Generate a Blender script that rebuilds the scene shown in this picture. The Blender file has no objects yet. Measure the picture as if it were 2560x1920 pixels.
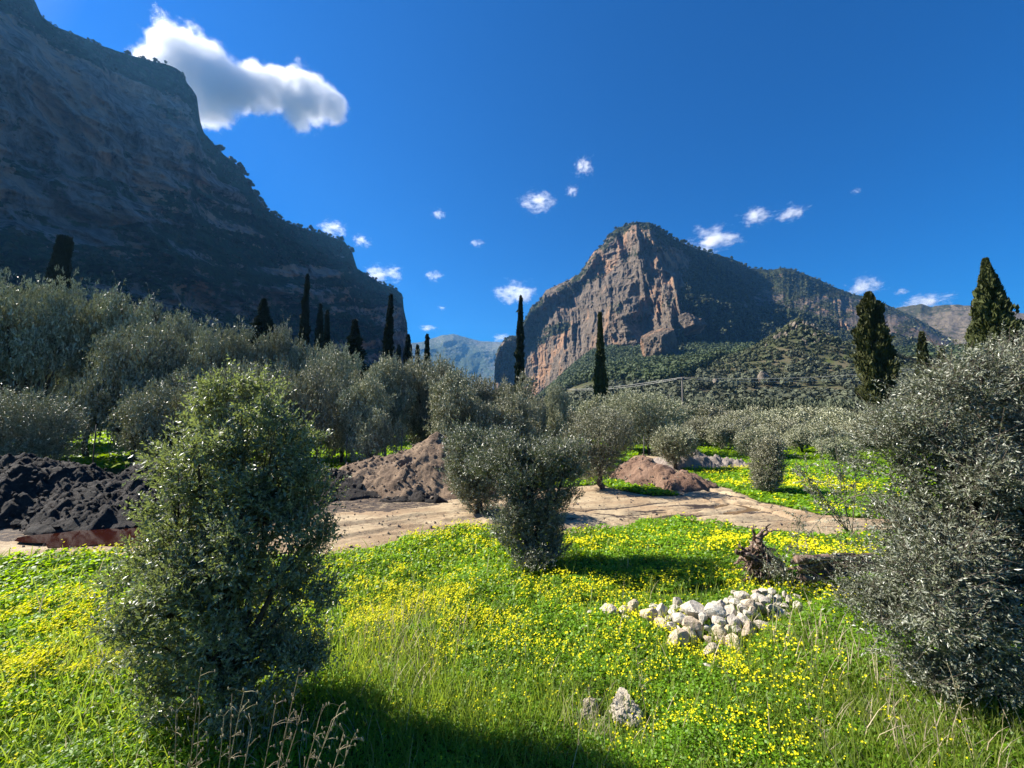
import bpy, math, random
import numpy as np
from mathutils import Vector, Matrix

# ------------------------------------------------------------------ camera, sky, sun, exposure
S = bpy.context.scene
COL = S.collection
PITCH = math.radians(4.0)
F = 1050.0                       # focal length in photo pixels (photo 2560 x 1920)
CH = 3.0                         # eye height above the meadow
cd = bpy.data.cameras.new('camera'); cam = bpy.data.objects.new('camera', cd); COL.objects.link(cam)
cam.location = (0, 0, CH); cam.rotation_euler = (math.pi/2 + PITCH, 0, 0)
cd.sensor_width = 36; cd.lens = 36*F/2560; cd.clip_start = 0.05; cd.clip_end = 30000
S.camera = cam

SUN_AZ = math.radians(-74)       # from the viewing direction, towards the left
SUN_EL = math.radians(40)
W = bpy.data.worlds.new('World'); S.world = W; W.use_nodes = True
wn = W.node_tree; wn.nodes.clear()
sky = wn.nodes.new('ShaderNodeTexSky'); sky.sky_type = 'NISHITA'; sky.sun_disc = False
sky.sun_elevation = SUN_EL; sky.sun_rotation = SUN_AZ % (2*math.pi)
sky.altitude = 900; sky.air_density = 1.0; sky.dust_density = 1.0; sky.ozone_density = 3.0
hs = wn.nodes.new('ShaderNodeHueSaturation'); hs.inputs['Hue'].default_value = 0.512; hs.inputs['Saturation'].default_value = 1.95; hs.inputs['Value'].default_value = 1.0
bg = wn.nodes.new('ShaderNodeBackground'); bg.inputs['Strength'].default_value = 0.051
wo = wn.nodes.new('ShaderNodeOutputWorld')
wn.links.new(sky.outputs[0], hs.inputs['Color']); wn.links.new(hs.outputs[0], bg.inputs['Color']); wn.links.new(bg.outputs[0], wo.inputs['Surface'])
SD = Vector((math.sin(SUN_AZ)*math.cos(SUN_EL), math.cos(SUN_AZ)*math.cos(SUN_EL), math.sin(SUN_EL)))
sl = bpy.data.lights.new('sun', 'SUN'); sl.energy = 5.0; sl.angle = math.radians(0.5); sl.color = (1.0, 0.94, 0.84)
so = bpy.data.objects.new('sun', sl); COL.objects.link(so); so.rotation_euler = SD.to_track_quat('Z', 'Y').to_euler()
so.location = (-60, 20, 60)
S.view_settings.view_transform = 'Standard'; S.view_settings.look = 'None'; S.view_settings.gamma = 1
S.view_settings.exposure = 1.5
c = S.cycles
c.use_denoising = True; c.max_bounces = 6; c.diffuse_bounces = 2; c.glossy_bounces = 2
c.transmission_bounces = 3; c.transparent_max_bounces = 8; c.volume_bounces = 6
c.caustics_reflective = False; c.caustics_refractive = False
c.use_adaptive_sampling = True; c.adaptive_threshold = 0.01
c.volume_step_rate = 1.0; c.volume_max_steps = 128

# ------------------------------------------------------------------ numeric helpers
def h3(ix, iy, iz, seed=0):
    seed = int(seed)
    h = (ix.astype(np.int64)*374761393 + iy.astype(np.int64)*668265263 + iz.astype(np.int64)*2147483647 + seed*1274126177) & 0xffffffff
    h = ((h ^ (h >> 13))*1274126177) & 0xffffffff
    h = ((h ^ (h >> 16))*2246822519) & 0xffffffff
    return ((h ^ (h >> 15)) & 0xffffff)/float(0xffffff)
def vn(p, seed=0):
    p = np.asarray(p, float); i = np.floor(p); f = p - i; f = f*f*f*(f*(f*6-15)+10); i = i.astype(np.int64)
    x, y, z = i[..., 0], i[..., 1], i[..., 2]; fx, fy, fz = f[..., 0], f[..., 1], f[..., 2]
    def L(a, b, t): return a+(b-a)*t
    return L(L(L(h3(x, y, z, seed), h3(x+1, y, z, seed), fx), L(h3(x, y+1, z, seed), h3(x+1, y+1, z, seed), fx), fy),
             L(L(h3(x, y, z+1, seed), h3(x+1, y, z+1, seed), fx), L(h3(x, y+1, z+1, seed), h3(x+1, y+1, z+1, seed), fx), fy), fz)*2-1
def fbm(p, o=5, g=.5, seed=0):
    p = np.asarray(p, float); s = 0; a = 1; n = 0
    for k in range(o): s = s+a*vn(p*2.03**k+17.3*k, seed+k); n += a; a *= g
    return s/n
def ridged(p, o=5, g=.5, seed=0):
    p = np.asarray(p, float); s = 0; a = 1; n = 0
    for k in range(o): s = s+a*(1-2*np.abs(vn(p*2.03**k+9.1*k, seed+k))); n += a; a *= g
    return s/n
def ss(a, b, x):
    t = np.clip((np.asarray(x, float)-a)/(b-a), 0, 1); return t*t*(3-2*t)
def st(*a): return np.stack(np.broadcast_arrays(*a), -1)
cp, sp = math.cos(PITCH), math.sin(PITCH)
def ray(px, py):
    """direction of a photo pixel: azimuth (rad, right positive) and tangent of the elevation"""
    X = (np.asarray(px, float)-1280)/F; Y = (960-np.asarray(py, float))/F
    x = X; y = cp-Y*sp; z = sp+Y*cp
    r = np.hypot(x, y)
    return np.arctan2(x, y), z/r
def gp(px, py, z=0.0):
    """point of the plane at height z seen at a photo pixel"""
    th, t = ray(px, py); r = (z-CH)/t
    return r*np.sin(th), r*np.cos(th)
def dp(px, py, d):
    """point at depth d (m along the view) seen at a photo pixel"""
    X = (px-1280)/F; Y = (960-py)/F; y = cp-Y*sp; k = d/y
    return Vector((X*k, d, CH+(sp+Y*cp)*k))
def inpoly(x, y, poly):
    x = np.asarray(x, float); y = np.asarray(y, float); r = np.zeros(x.shape, bool); n = len(poly)
    for i in range(n):
        x0, y0 = poly[i]; x1, y1 = poly[(i+1) % n]
        cnd = (y0 > y) != (y1 > y)
        xs = x0+(y-y0)/(y1-y0 if y1 != y0 else 1e-9)*(x1-x0)
        r ^= cnd & (x < xs)
    return r

# ------------------------------------------------------------------ mesh + object helpers
def mesh(name, V, Fc, mats, smooth=False, attr=None, mi=None):
    """V (n,3); Fc = list of (m,k) index arrays (one per polygon size)"""
    if not isinstance(Fc, list): Fc = [Fc]
    Fc = [np.asarray(f, np.int32) for f in Fc if len(f)]
    me = bpy.data.meshes.new(name); V = np.ascontiguousarray(V, np.float32)
    me.vertices.add(len(V)); me.vertices.foreach_set('co', V.ravel())
    tot = np.concatenate([np.full(len(f), f.shape[1], np.int32) for f in Fc]); idx = np.concatenate([f.ravel() for f in Fc])
    me.loops.add(len(idx)); me.loops.foreach_set('vertex_index', idx)
    me.polygons.add(len(tot)); me.polygons.foreach_set('loop_start', np.concatenate([[0], np.cumsum(tot)[:-1]]).astype(np.int32))
    me.polygons.foreach_set('loop_total', tot)
    if mi is not None: me.polygons.foreach_set('material_index', np.asarray(mi, np.int32))
    me.polygons.foreach_set('use_smooth', np.full(len(tot), smooth))
    for m in (mats if isinstance(mats, list) else [mats]): me.materials.append(m)
    for k, (dom, dat) in (attr or {}).items():
        a = me.attributes.new(k, 'FLOAT', dom); a.data.foreach_set('value', np.ascontiguousarray(dat, np.float32))
    me.update(calc_edges=True); return me
def link(name, me, parent=None, loc=None):
    o = bpy.data.objects.new(name, me); COL.objects.link(o)
    if parent is not None: o.parent = parent
    if loc is not None: o.location = loc
    return o
def tag(o, label=None, cat=None, group=None, kind=None):
    if label: o['label'] = label
    if cat: o['category'] = cat
    if group: o['group'] = group
    if kind: o['kind'] = kind
    return o
def empty(name, loc, rz=0, sc=1):
    o = bpy.data.objects.new(name, None); COL.objects.link(o); o.location = loc; o.rotation_euler = (0, 0, rz)
    o.scale = sc if hasattr(sc, '__len__') else (sc, sc, sc); o.empty_display_size = .2
    return o
def grid_faces(nu, nv):
    a = np.arange(nu*nv).reshape(nv, nu)
    return np.stack([a[:-1, :-1], a[:-1, 1:], a[1:, 1:], a[1:, :-1]], -1).reshape(-1, 4)
class MB:
    """collects tubes, ribbons and grids, then becomes one mesh"""
    def __init__(s): s.v = []; s.q = []; s.n = 0
    def add(s, V, Q): s.v.append(np.asarray(V, float)); s.q.append(np.asarray(Q)+s.n); s.n += len(V)
    def tube(s, P, R, k=6, wob=0, seed=0):
        P = np.asarray(P, float); n = len(P); T = np.gradient(P, axis=0); T /= np.linalg.norm(T, axis=1)[:, None]+1e-9
        ref = np.array([0.31, 0.17, 0.93]) if abs(T[0][2]) < .9 else np.array([0.9, 0.3, 0.1])
        A = np.cross(T, ref); A /= np.linalg.norm(A, axis=1)[:, None]+1e-9; B = np.cross(T, A)
        an = np.linspace(0, 2*np.pi, k, endpoint=False); R = np.broadcast_to(R, (n,))
        V = P[:, None]+R[:, None, None]*(np.cos(an)[None, :, None]*A[:, None]+np.sin(an)[None, :, None]*B[:, None])
        if wob:
            d = V-P[:, None]; V = P[:, None]+d*(1+wob*fbm(V/(R.max()*1.1)+seed*3.1, 3)[..., None]*1.6)
        i = np.arange(n*k).reshape(n, k); j = np.roll(i, -1, 1)
        Q = np.stack([i[:-1], j[:-1], j[1:], i[1:]], -1).reshape(-1, 4)
        V = V.reshape(-1, 3); c0 = len(V); V = np.vstack([V, P[-1:]+T[-1:]*R[-1]*.5, P[:1]-T[:1]*R[0]*.1])
        cap = np.stack([i[-1], j[-1], np.full(k, c0), np.full(k, c0)], -1); cap0 = np.stack([j[0], i[0], np.full(k, c0+1), np.full(k, c0+1)], -1)
        s.tri = getattr(s, 'tri', []); s.tri.append(cap[:, :3]+s.n); s.tri.append(cap0[:, :3]+s.n)
        s.add(V, Q)
    def ribbons(s, A, B, w, rng):
        A = np.asarray(A); B = np.asarray(B); d = B-A; r = rng.normal(size=A.shape); u = np.cross(d, r); u /= np.linalg.norm(u, axis=1)[:, None]+1e-9
        w = np.broadcast_to(w, (len(A),))[:, None]
        V = np.stack([A-u*w, A+u*w, B+u*w*.4, B-u*w*.4], 1).reshape(-1, 3)
        s.add(V, np.arange(len(V)).reshape(-1, 4))
    def mesh(s, name, mat, smooth=True):
        f = [np.concatenate(s.q)] if s.q else []
        if getattr(s, 'tri', None): f.append(np.concatenate(s.tri))
        return mesh(name, np.concatenate(s.v), f, mat, smooth)
def unit(v): return v/(np.linalg.norm(v, axis=-1, keepdims=True)+1e-9)
def leaves(P, D, L, Wd, rng, up=None, bend=.0):
    """diamond leaves: base P, direction D"""
    n = len(P); L = np.broadcast_to(L, (n,))[:, None]; Wd = np.broadcast_to(Wd, (n,))[:, None]
    r = rng.normal(size=(n, 3)) if up is None else up
    u = unit(np.cross(D, r)); nn = unit(np.cross(u, D))
    V = np.stack([P, P+D*L*.45+u*Wd+nn*L*bend, P+D*L, P+D*L*.45-u*Wd+nn*L*bend], 1).reshape(-1, 3)
    return V, np.arange(4*n).reshape(-1, 4)
ICO = {}
def ico(sub):
    if sub not in ICO:
        import bmesh
        b = bmesh.new(); bmesh.ops.create_icosphere(b, subdivisions=sub, radius=1)
        ICO[sub] = (np.array([v.co[:] for v in b.verts]), np.array([[v.index for v in f.verts] for f in b.faces])); b.free()
    return ICO[sub]

# ------------------------------------------------------------------ materials
class NT:
    def __init__(s, name):
        s.m = bpy.data.materials.new(name); s.m.use_nodes = True; s.t = s.m.node_tree; s.t.nodes.clear()
        s.out = s.t.nodes.new('ShaderNodeOutputMaterial'); s.geo = None
    def n(s, ty, ins=None, **kw):
        o = s.t.nodes.new('ShaderNode'+ty)
        for k, v in kw.items(): setattr(o, k, v)
        for k, v in (ins or {}).items():
            sk = o.inputs[k]
            if isinstance(v, bpy.types.NodeSocket): s.t.links.new(v, sk)
            else: sk.default_value = v
        return o
    def pos(s, scale=(1, 1, 1), obj=False):
        if obj: src = s.n('TexCoord').outputs['Object']
        else: src = s.n('NewGeometry').outputs['Position']
        return s.n('Mapping', {'Vector': src, 'Scale': scale}).outputs[0]
    def noise(s, sc, det=6, rough=.55, vec=None, dist=0):
        return s.n('TexNoise', {'Vector': vec if vec is not None else s.pos(), 'Scale': sc, 'Detail': det, 'Roughness': rough, 'Distortion': dist}).outputs[0]
    def ramp(s, fac, pts):
        r = s.n('ValToRGB', {'Fac': fac}); e = r.color_ramp.elements
        while len(e) < len(pts): e.new(.5)
        for k, (p, c_) in enumerate(pts):
            e[k].position = p; e[k].color = (*c_, 1) if len(c_) == 3 else c_
        return r.outputs[0]
    def g(s, fac, a, b): return s.n('MapRange', {'Value': fac, 'From Min': a, 'From Max': b}, interpolation_type='SMOOTHSTEP').outputs[0]
    def mix(s, f, a, b, bt='MIX'):
        o = s.n('Mix', data_type='RGBA', blend_type=bt)
        for i, v in ((0, f), (6, a), (7, b)):
            if isinstance(v, bpy.types.NodeSocket): s.t.links.new(v, o.inputs[i])
            elif i == 0: o.inputs[0].default_value = v
            else: o.inputs[i].default_value = (*v, 1)
        return o.outputs[2]
    def math(s, op, a, b=0.0):
        o = s.n('Math', operation=op)
        for i, v in enumerate((a, b)):
            if isinstance(v, bpy.types.NodeSocket): s.t.links.new(v, o.inputs[i])
            else: o.inputs[i].default_value = v
        return o.outputs[0]
    def attr(s, nm): return s.n('Attribute', attribute_name=nm).outputs['Fac']
    def bsdf(s, col, rough=.9, spec=.3, bump=None, bs=.5, bd=1.0):
        ins = {'Roughness': rough, 'Specular IOR Level': spec}
        ins['Base Color'] = col if isinstance(col, bpy.types.NodeSocket) else (*col, 1)
        if bump is not None: ins['Normal'] = s.n('Bump', {'Height': bump, 'Strength': bs, 'Distance': bd}).outputs[0]
        return s.n('BsdfPrincipled', ins).outputs[0]
    def done(s, sh): s.t.links.new(sh, s.out.inputs['Surface']); return s.m

def leaf_mat(name, top, under, trans, tamt, rough=.45, spec=.4, var=.5, oscale=None):
    m = NT(name); f = m.attr('var')
    tcol = m.mix(f, tuple(x*(1-var*.5) for x in top), tuple(x*(1+var) for x in top))
    if under is not None:
        bf = m.n('NewGeometry').outputs['Backfacing']; tcol = m.mix(bf, tcol, under)
    rnd = m.n('ObjectInfo').outputs['Random']
    hv = m.n('HueSaturation', {'Color': tcol, 'Hue': m.math('ADD', m.math('MULTIPLY', rnd, .03), .485), 'Value': m.math('ADD', m.math('MULTIPLY', rnd, .35), .82)}).outputs[0]
    b = m.bsdf(hv, rough, spec)
    t = m.n('BsdfTranslucent', {'Color': (*trans, 1)}).outputs[0]
    return m.done(m.n('MixShader', {0: tamt, 1: b, 2: t}).outputs[0])

M = {}
def rock_mat(name, c_dark, c_mid, c_warm, veg, vlo, vhi, vscale=.02, bump=1.0, warm=(.55, .7), hs=.6):
    m = NT(name)
    p = m.pos((1, 1, hs)); n1 = m.noise(.02, 9, .62, p, .6); n2 = m.noise(.09, 9, .65, p, .8); n3 = m.noise(.35, 6, .6)
    colr = m.mix(m.g(n2, .3, .7), c_dark, c_mid)
    colr = m.mix(m.g(n1, *warm), colr, c_warm)
    colr = m.mix(m.g(n3, .55, .75), colr, tuple(x*.45 for x in c_mid))
    va = m.attr('veg'); vnz = m.noise(.06, 8, .7)
    vf = m.g(m.math('ADD', va, m.math('MULTIPLY', m.math('SUBTRACT', vnz, .5), 1.1)), vlo, vhi)
    v2 = m.mix(m.g(m.noise(.2, 6, .7), .35, .65), tuple(x*.5 for x in veg), tuple(x*1.5 for x in veg))
    colr = m.mix(vf, colr, v2)
    h = m.math('ADD', m.math('MULTIPLY', n2, 9.0), m.math('MULTIPLY', n3, 3.5))
    return m.done(m.bsdf(colr, .95, .1, h, bump, 1.0))
M['rockL'] = rock_mat('shaded_cliff_rock', (.06, .054, .048), (.40, .33, .27), (.50, .31, .20), (.020, .050, .014), .44, .50, hs=.9, warm=(.5, .6))
M['rockR'] = rock_mat('sunlit_cliff_rock', (.075, .063, .05), (.20, .155, .115), (.33, .195, .115), (.032, .040, .016), .38, .54, warm=(.52, .64))
M['far'] = rock_mat('distant_hill', (.12, .12, .10), (.2, .2, .17), (.22, .2, .16), (.06, .08, .04), .4, .6)
M['brownhill'] = rock_mat('brown_hill', (.13, .105, .075), (.19, .155, .11), (.24, .19, .14), (.05, .052, .028), .45, .65)

# ------------------------------------------------------------------ relief of the land
HR = [0, 60, 80, 100, 130, 160, 200, 260, 320, 400, 500, 600, 900, 1500, 4000]
HZ = [0, 0, .5, 1.4, 3.4, 6.3, 11, 19, 29, 43, 65, 90, 120, 150, 160]
kth, kt = ray(1995, 820); KX, KY = 340*math.sin(kth), 340*math.cos(kth)
PDX, PDY = (float(v) for v in gp(255, 1350))
def pond(x, y, a=3.3, b=1.15): return np.exp(-((x-PDX)/a)**4-((y-PDY)/b)**4)
def zt(x, y):
    x = np.asarray(x, float); y = np.asarray(y, float)
    R = np.hypot(x, y); th = np.degrees(np.arctan2(x, y))
    w = ss(-1, 13, th)*(1-ss(75, 110, th))
    z = np.interp(R, HR, HZ)*w*np.interp(th, [24, 50], [1, .66])
    a = np.hypot((x-KX), (y-KY))
    z = z+36*np.exp(-(a/40)**1.15)*w
    z = z+ss(60, 260, R)*(3.5*fbm(st(x/60, y/60, 0), 4))*np.clip(w, .1, 1)
    z = z+.10*fbm(st(x/3.1, y/3.1, 5.), 3)*ss(1.5, 4, R)*(1-ss(60, 120, R))*(1-pond(x, y))-.07*pond(x, y, 2.3, .62)
    z = z+ss(5, 2.0, R)*0.0
    return z

def mountain(name, sil, Rtop, base, nu, nv, prof, relief, veg, mat, label, th_ext=None, back=.35, rough=1.0, seed=0):
    """sil: photo outline; Rtop/base functions of the outline position; prof(v) how far back; relief(px,v,X,Z) metres towards the viewer"""
    sil = np.array(sil, float); th, t = ray(sil[:, 0], sil[:, 1])
    if th_ext is not None:
        e = np.array(th_ext, float); th = np.concatenate([np.radians(e[:, 0]), th]); t = np.concatenate([np.tan(np.radians(e[:, 1])), t])
    o = np.argsort(th); th = th[o]; t = t[o]
    tu = np.linspace(th[0], th[-1], nu); tt = np.interp(tu, th, t)
    px = 1280+F*np.tan(tu)
    Rt = Rtop(px); Rb, zb = base(px)
    v = np.linspace(0, 1, nv)**.95
    tb = (zb-CH)/Rb
    V_, U = np.meshgrid(v, np.arange(nu), indexing='ij')
    T = tb[None]+(tt-tb)[None]*V_
    R = Rb[None]+(Rt-Rb)[None]*prof(V_, px[None])
    X = tu[None]*Rt[None]; Z = T*Rt[None]
    R = R-relief(px[None]+0*V_, V_, X+0*V_, Z)*np.clip((1-V_)*12, .15, 1)*rough
    Tn = T+np.where(V_ > .9, 1, 0)*0
    P = st(R*np.sin(tu)[None], R*np.cos(tu)[None], CH+Tn*R)
    # crest roughness
    P[..., 2] += ss(.9, 1, V_)*2.0*fbm(st(X/14, Z*0+seed, 0*X), 4)
    # back slope
    nb = 14; rows = []
    for k in range(1, nb+1):
        dR = 12*k**1.7; r = Rt+dR
        rows.append(st(r*np.sin(tu), r*np.cos(tu), np.maximum(P[-1, :, 2]-dR*back-6*(1-np.exp(-k*.5))+4*fbm(st(X[-1]/30, 0*X[-1]+k*.4, 0*X[-1]+3), 3), -2)))
    P = np.concatenate([P, np.array(rows)], 0); vv = np.concatenate([veg(px[None]+0*V_, V_, X+0*V_, Z), np.ones((nb, nu))], 0)
    me = mesh(name, P.reshape(-1, 3), grid_faces(nu, nv+nb), mat, True, {'veg': ('POINT', vv.ravel())})
    ob = link(name, me); tag(ob, label, None, None, 'structure')
    return P[:nv], vv[:nv], px, v

# left mountain: a long shaded wall of cliffs running away from the viewer
silL = [(0, -50), (40, -25), (87, 0), (104, 40), (139, 67), (191, 87), (243, 110), (301, 130), (347, 143), (405, 159), (440, 172), (460, 184), (466, 205), (480, 222), (492, 240), (500, 300), (509, 330), (550, 376), (596, 417), (625, 463),
        (648, 503), (677, 532), (723, 558), (781, 579), (827, 590), (862, 605), (880, 630), (893, 672), (949, 706), (984, 720), (1006, 735), (1010, 775), (1018, 810), (1019, 850), (1030, 880), (1036, 925), (1045, 1000)]
def RtL(px): return np.interp(px, [-4000, -1500, 0, 460, 520, 880, 910, 1005, 1045], [520, 560, 600, 660, 690, 830, 860, 900, 905])
def baL(px): return np.interp(px, [-4000, -1500, 0, 400, 800, 1000, 1045], [150, 170, 210, 330, 560, 800, 860]), np.zeros_like(px)-1
def prL(v, px):
    cl = ss(.0, 1, v)
    a = np.where(v < .45, v/.45*.62, .62+(v-.45)/.55*.38)
    b = v
    k = ss(850, 1010, px)
    return a*(1-k)+b*k
def reL(px, v, X, Z):
    q = st(X/120, Z/200, 0*X)
    warp = fbm(q*1.3, 4, seed=5)
    r = 74*ridged(st((X+Z*.8)/165+warp*.5, (Z-X*.5)/260, 0*X), 5, .5, 3)
    strata = fbm(st(X/260, (Z-X*.25)/26+warp*1.6, 0*X), 4, .6, 8)
    r = r+9*strata+7*ridged(st(X/28, Z/38, 0*X+1.), 5, .6, 9)+2.5*fbm(st(X/8, Z/8, 0*X), 3, .6, 4)
    sw = np.mod((Z-X*.38+warp*34+12*fbm(st(X/40, Z/40, 0*X), 3))/44, 1); r = r+9*sw**1.6*ss(.25, .45, v)+5*np.mod((Z-X*.33+warp*20)/17, 1)**1.5*ss(.3, .5, v)
    # overhanging band at mid height
    r = r+22*np.exp(-((v-.62-.05*warp)/.05)**2)*ss(200, 500, px)*(1-ss(700, 850, px))
    r = r+26*ridged(st((X+Z*.6)/70+warp, (Z-X*.3)/95, 0*X+6), 5, .6, 12)+7*np.sign(strata)*np.abs(strata)**.5
    return r*(.35+.65*ss(0, .12, v))
def vgL(px, v, X, Z):
    led = fbm(st((X+Z*.3)/150, (Z-X*.42)/17, 0*X), 5, .62, 22)
    sp_ = ridged(st((X+Z*.9)/170, (Z-X*.5)/300, 0*X+2), 4, .5, 23)
    return .56-.20*ss(.35, .6, v)*ss(1100, 700, px+v*300)-.15*ss(930, 1000, px)+.16*sp_+.36*fbm(st(X/70, Z/40, 0*X), 5, .6, 21)+.42*led+.45*ss(.9, .97, v)
ext = [(-100, 8), (-92, 20), (-84, 28), (-76, 32), (-68, 34), (-60, 34.5), (-54, 34.8)]
PL, VL, pxL, _ = mountain('mountain_left', silL, RtL, baL, 900, 420, prL, reL, vgL, M['rockL'],
    'huge shaded cliff mountain filling the left side', ext, seed=1)

# right mountain: pyramid with lit buttresses left of its edge, shaded flank to the right
silR = [(1236, 930), (1238, 901), (1244, 872), (1263, 844), (1292, 838), (1311, 800), (1320, 784), (1327, 768), (1349, 752), (1365, 724), (1390, 713), (1421, 698), (1447, 686), (1469, 654), (1485, 629), (1508, 610), (1518, 590),
        (1545, 569), (1570, 561), (1599, 554), (1624, 556), (1643, 569), (1675, 591), (1706, 607), (1754, 626), (1801, 638), (1849, 654), (1874, 670), (1898, 673), (1923, 675), (1955, 669), (1987, 675), (2037, 694), (2081, 716),
        (2132, 735), (2161, 740), (2192, 751), (2240, 771), (2300, 800), (2380, 850), (2480, 905), (2560, 930)]
def RtR(px): return np.interp(px, [1236, 1320, 1600, 1700, 1900, 2240, 2560], [930, 860, 760, 800, 1120, 1420, 1500])
def baR(px):
    Rb = np.interp(px, [1236, 1330, 1500, 1650, 1750, 1900, 2100, 2240, 2560], [880, 760, 600, 540, 560, 600, 640, 680, 720])
    th = np.arctan((px-1280)/F); return Rb, zt(Rb*np.sin(th), Rb*np.cos(th))-14
def prR(v, px):
    k = ss(1640, 1800, px); steep = v; gentle = np.where(v < .55, v*.42, .23+(v-.55)/.45*.77)
    return steep*(1-k)+gentle*k
def reR(px, v, X, Z):
    ar = np.interp(v, [0, .2, .45, .75, 1], [1648, 1655, 1685, 1695, 1625])
    d = (px-ar)/F*760
    w1 = fbm(st(X/90, Z/140, 0*X), 4, .5, 31)
    rid = -np.where(d < 0, -d*.30, d*.55*np.exp(-d/240))
    rid = rid*ss(1.02, .8, v)
    but = 46*ridged(st((X+Z*.18)/62+w1*.5, Z/330, 0*X+2.), 4, .5, 33)*ss(1790, 1690, px)
    bowl = -75*np.exp(-((px-1620)/34)**2-((v-.30)/.22)**2)
    gul = 26*ridged(st((X-Z*.5)/120+w1, Z/260, 0*X+4), 5, .5, 35)*ss(1690, 1800, px)
    fine = 12*ridged(st(X/15+w1, Z/27, 0*X), 5, .62, 36)+3*fbm(st(X/6, Z/9, 0*X), 3, .6, 37)
    lef = 17*ridged(st(X/34+w1*.8, Z/85, 0*X+7), 4, .5, 38)
    return rid+but+bowl+gul+fine+lef
def vgR(px, v, X, Z):
    g = .20+.85*ss(1680, 1770, px-(v-.5)*70)
    g = g+.42*fbm(st(X/45, (Z-X*.2)/20, 0*X), 5, .62, 41)+.16*ss(.6, .95, v)+.5*ss(.16, .02, v)
    g = g+.35*np.exp(-((v-.56+(px-1400)/1500)/.06)**2)*ss(1500, 1420, px)+(.12+.25*ss(1600, 1650, px))*ss(.9, .97, v)
    return g-.55*ss(1760, 1900, px)*ss(.3, .6, v+.15*fbm(st(X/60, Z/60, 0*X+3), 3))-.2*ss(2000, 2150, px)
PR, VR, pxR, _ = mountain('mountain_right', silR, RtR, baR, 900, 380, prR, reR, vgR, M['rockR'],
    'rocky pyramid mountain with sunlit orange buttresses and a wooded shaded flank', seed=2)

# brown ridge behind on the right, and the blue mountain in the gap
def simple(name, sil, R0, zb, mat, label, amp, sc, seed, depth=.8, vg=.4):
    def rt(px): return np.full_like(px, R0)
    def ba(px): return np.full_like(px, R0*depth), np.full_like(px, zb)
    def re(px, v, X, Z): return amp*ridged(st(X/sc, Z/sc, 0*X+seed), 5, .5, seed)+amp*.25*fbm(st(X/sc*5, Z/sc*5, 0*X), 4, .6, seed)
    def vv(px, v, X, Z): return vg+.4*fbm(st(X/sc, Z/sc*2, 0*X), 4, .6, seed+3)
    mountain(name, sil, rt, ba, 420, 120, lambda v, px: v, re, vv, mat, label, seed=seed)
simple('hill_ridge', [(2140, 800), (2200, 780), (2246, 768), (2303, 760), (2328, 767), (2366, 762), (2445, 763), (2550, 782), (2700, 800), (2900, 840), (3600, 900)], 1700, 60, M['brownhill'],
    'brown scrubby ridge behind the right valley', 60, 160, 51, .6, .42)
simple('far_mountain', [(640, 900), (800, 880), (1000, 860), (1056, 855), (1075, 848), (1106, 838), (1135, 835), (1163, 843), (1201, 853), (1258, 855), (1330, 850), (1500, 880), (1700, 900)], 3300, 5, M['far'],
    'distant blue mountain seen through the gap', 130, 420, 61, .75, .5)

# ------------------------------------------------------------------ ground
DIRT = [(-700, 1412), (-700, 1170), (300, 1172), (780, 1205), (1130, 1200), (1396, 1225), (1505, 1212), (1548, 1160), (1600, 1135), (1660, 1130), (1722, 1195), (1812, 1225), (1902, 1258), (2011, 1280), (2047, 1294), (2160, 1301),
        (2800, 1306), (2800, 1345), (2160, 1338), (1884, 1338), (1812, 1320), (1685, 1301), (1595, 1301), (1541, 1323), (1432, 1330), (1330, 1335), (1230, 1322), (1130, 1328), (1020, 1345), (940, 1372), (820, 1385), (600, 1392), (300, 1396), (0, 1400)]
DW = [tuple(float(q) for q in gp(*p)) for p in DIRT]
ISL = [tuple(float(q) for q in gp(*p)) for p in [(1500, 1214), (1540, 1203), (1600, 1207), (1700, 1242), (1610, 1240), (1540, 1228)]]
def dirt(x, y, wob=.16):
    nx = x+wob*fbm(st(x/1.1, y/1.1, 3.), 3, .6, 71)*2; ny = y+wob*fbm(st(x/1.1, y/1.1, 9.), 3, .6, 72)*2
    return inpoly(nx, ny, DW) & ~inpoly(nx, ny, ISL)
m = NT('meadow_soil')
n1 = m.noise(.9, 7, .65); n2 = m.noise(14, 6, .7); n0 = m.noise(.035, 6, .6)
cc = m.mix(m.g(n1, .35, .7), (.035, .055, .012), (.075, .095, .025)); cc = m.mix(m.g(n2, .5, .7), cc, (.09, .075, .045))
far = m.g(m.n('VectorMath', {0: m.n('NewGeometry').outputs['Position']}, operation='LENGTH').outputs['Value'], 60, 140)
hill = m.mix(m.g(m.noise(.05, 7, .65), .4, .62), (.045, .052, .022), (.10, .085, .05)); hill = m.mix(m.g(m.noise(.02, 5, .6), .58, .68), hill, (.075, .10, .02))
M['soil'] = m.done(m.bsdf(m.mix(far, cc, hill), .95, .1, m.math('ADD', n2, m.math('MULTIPLY', n1, 2.)), .5, .06))

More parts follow.
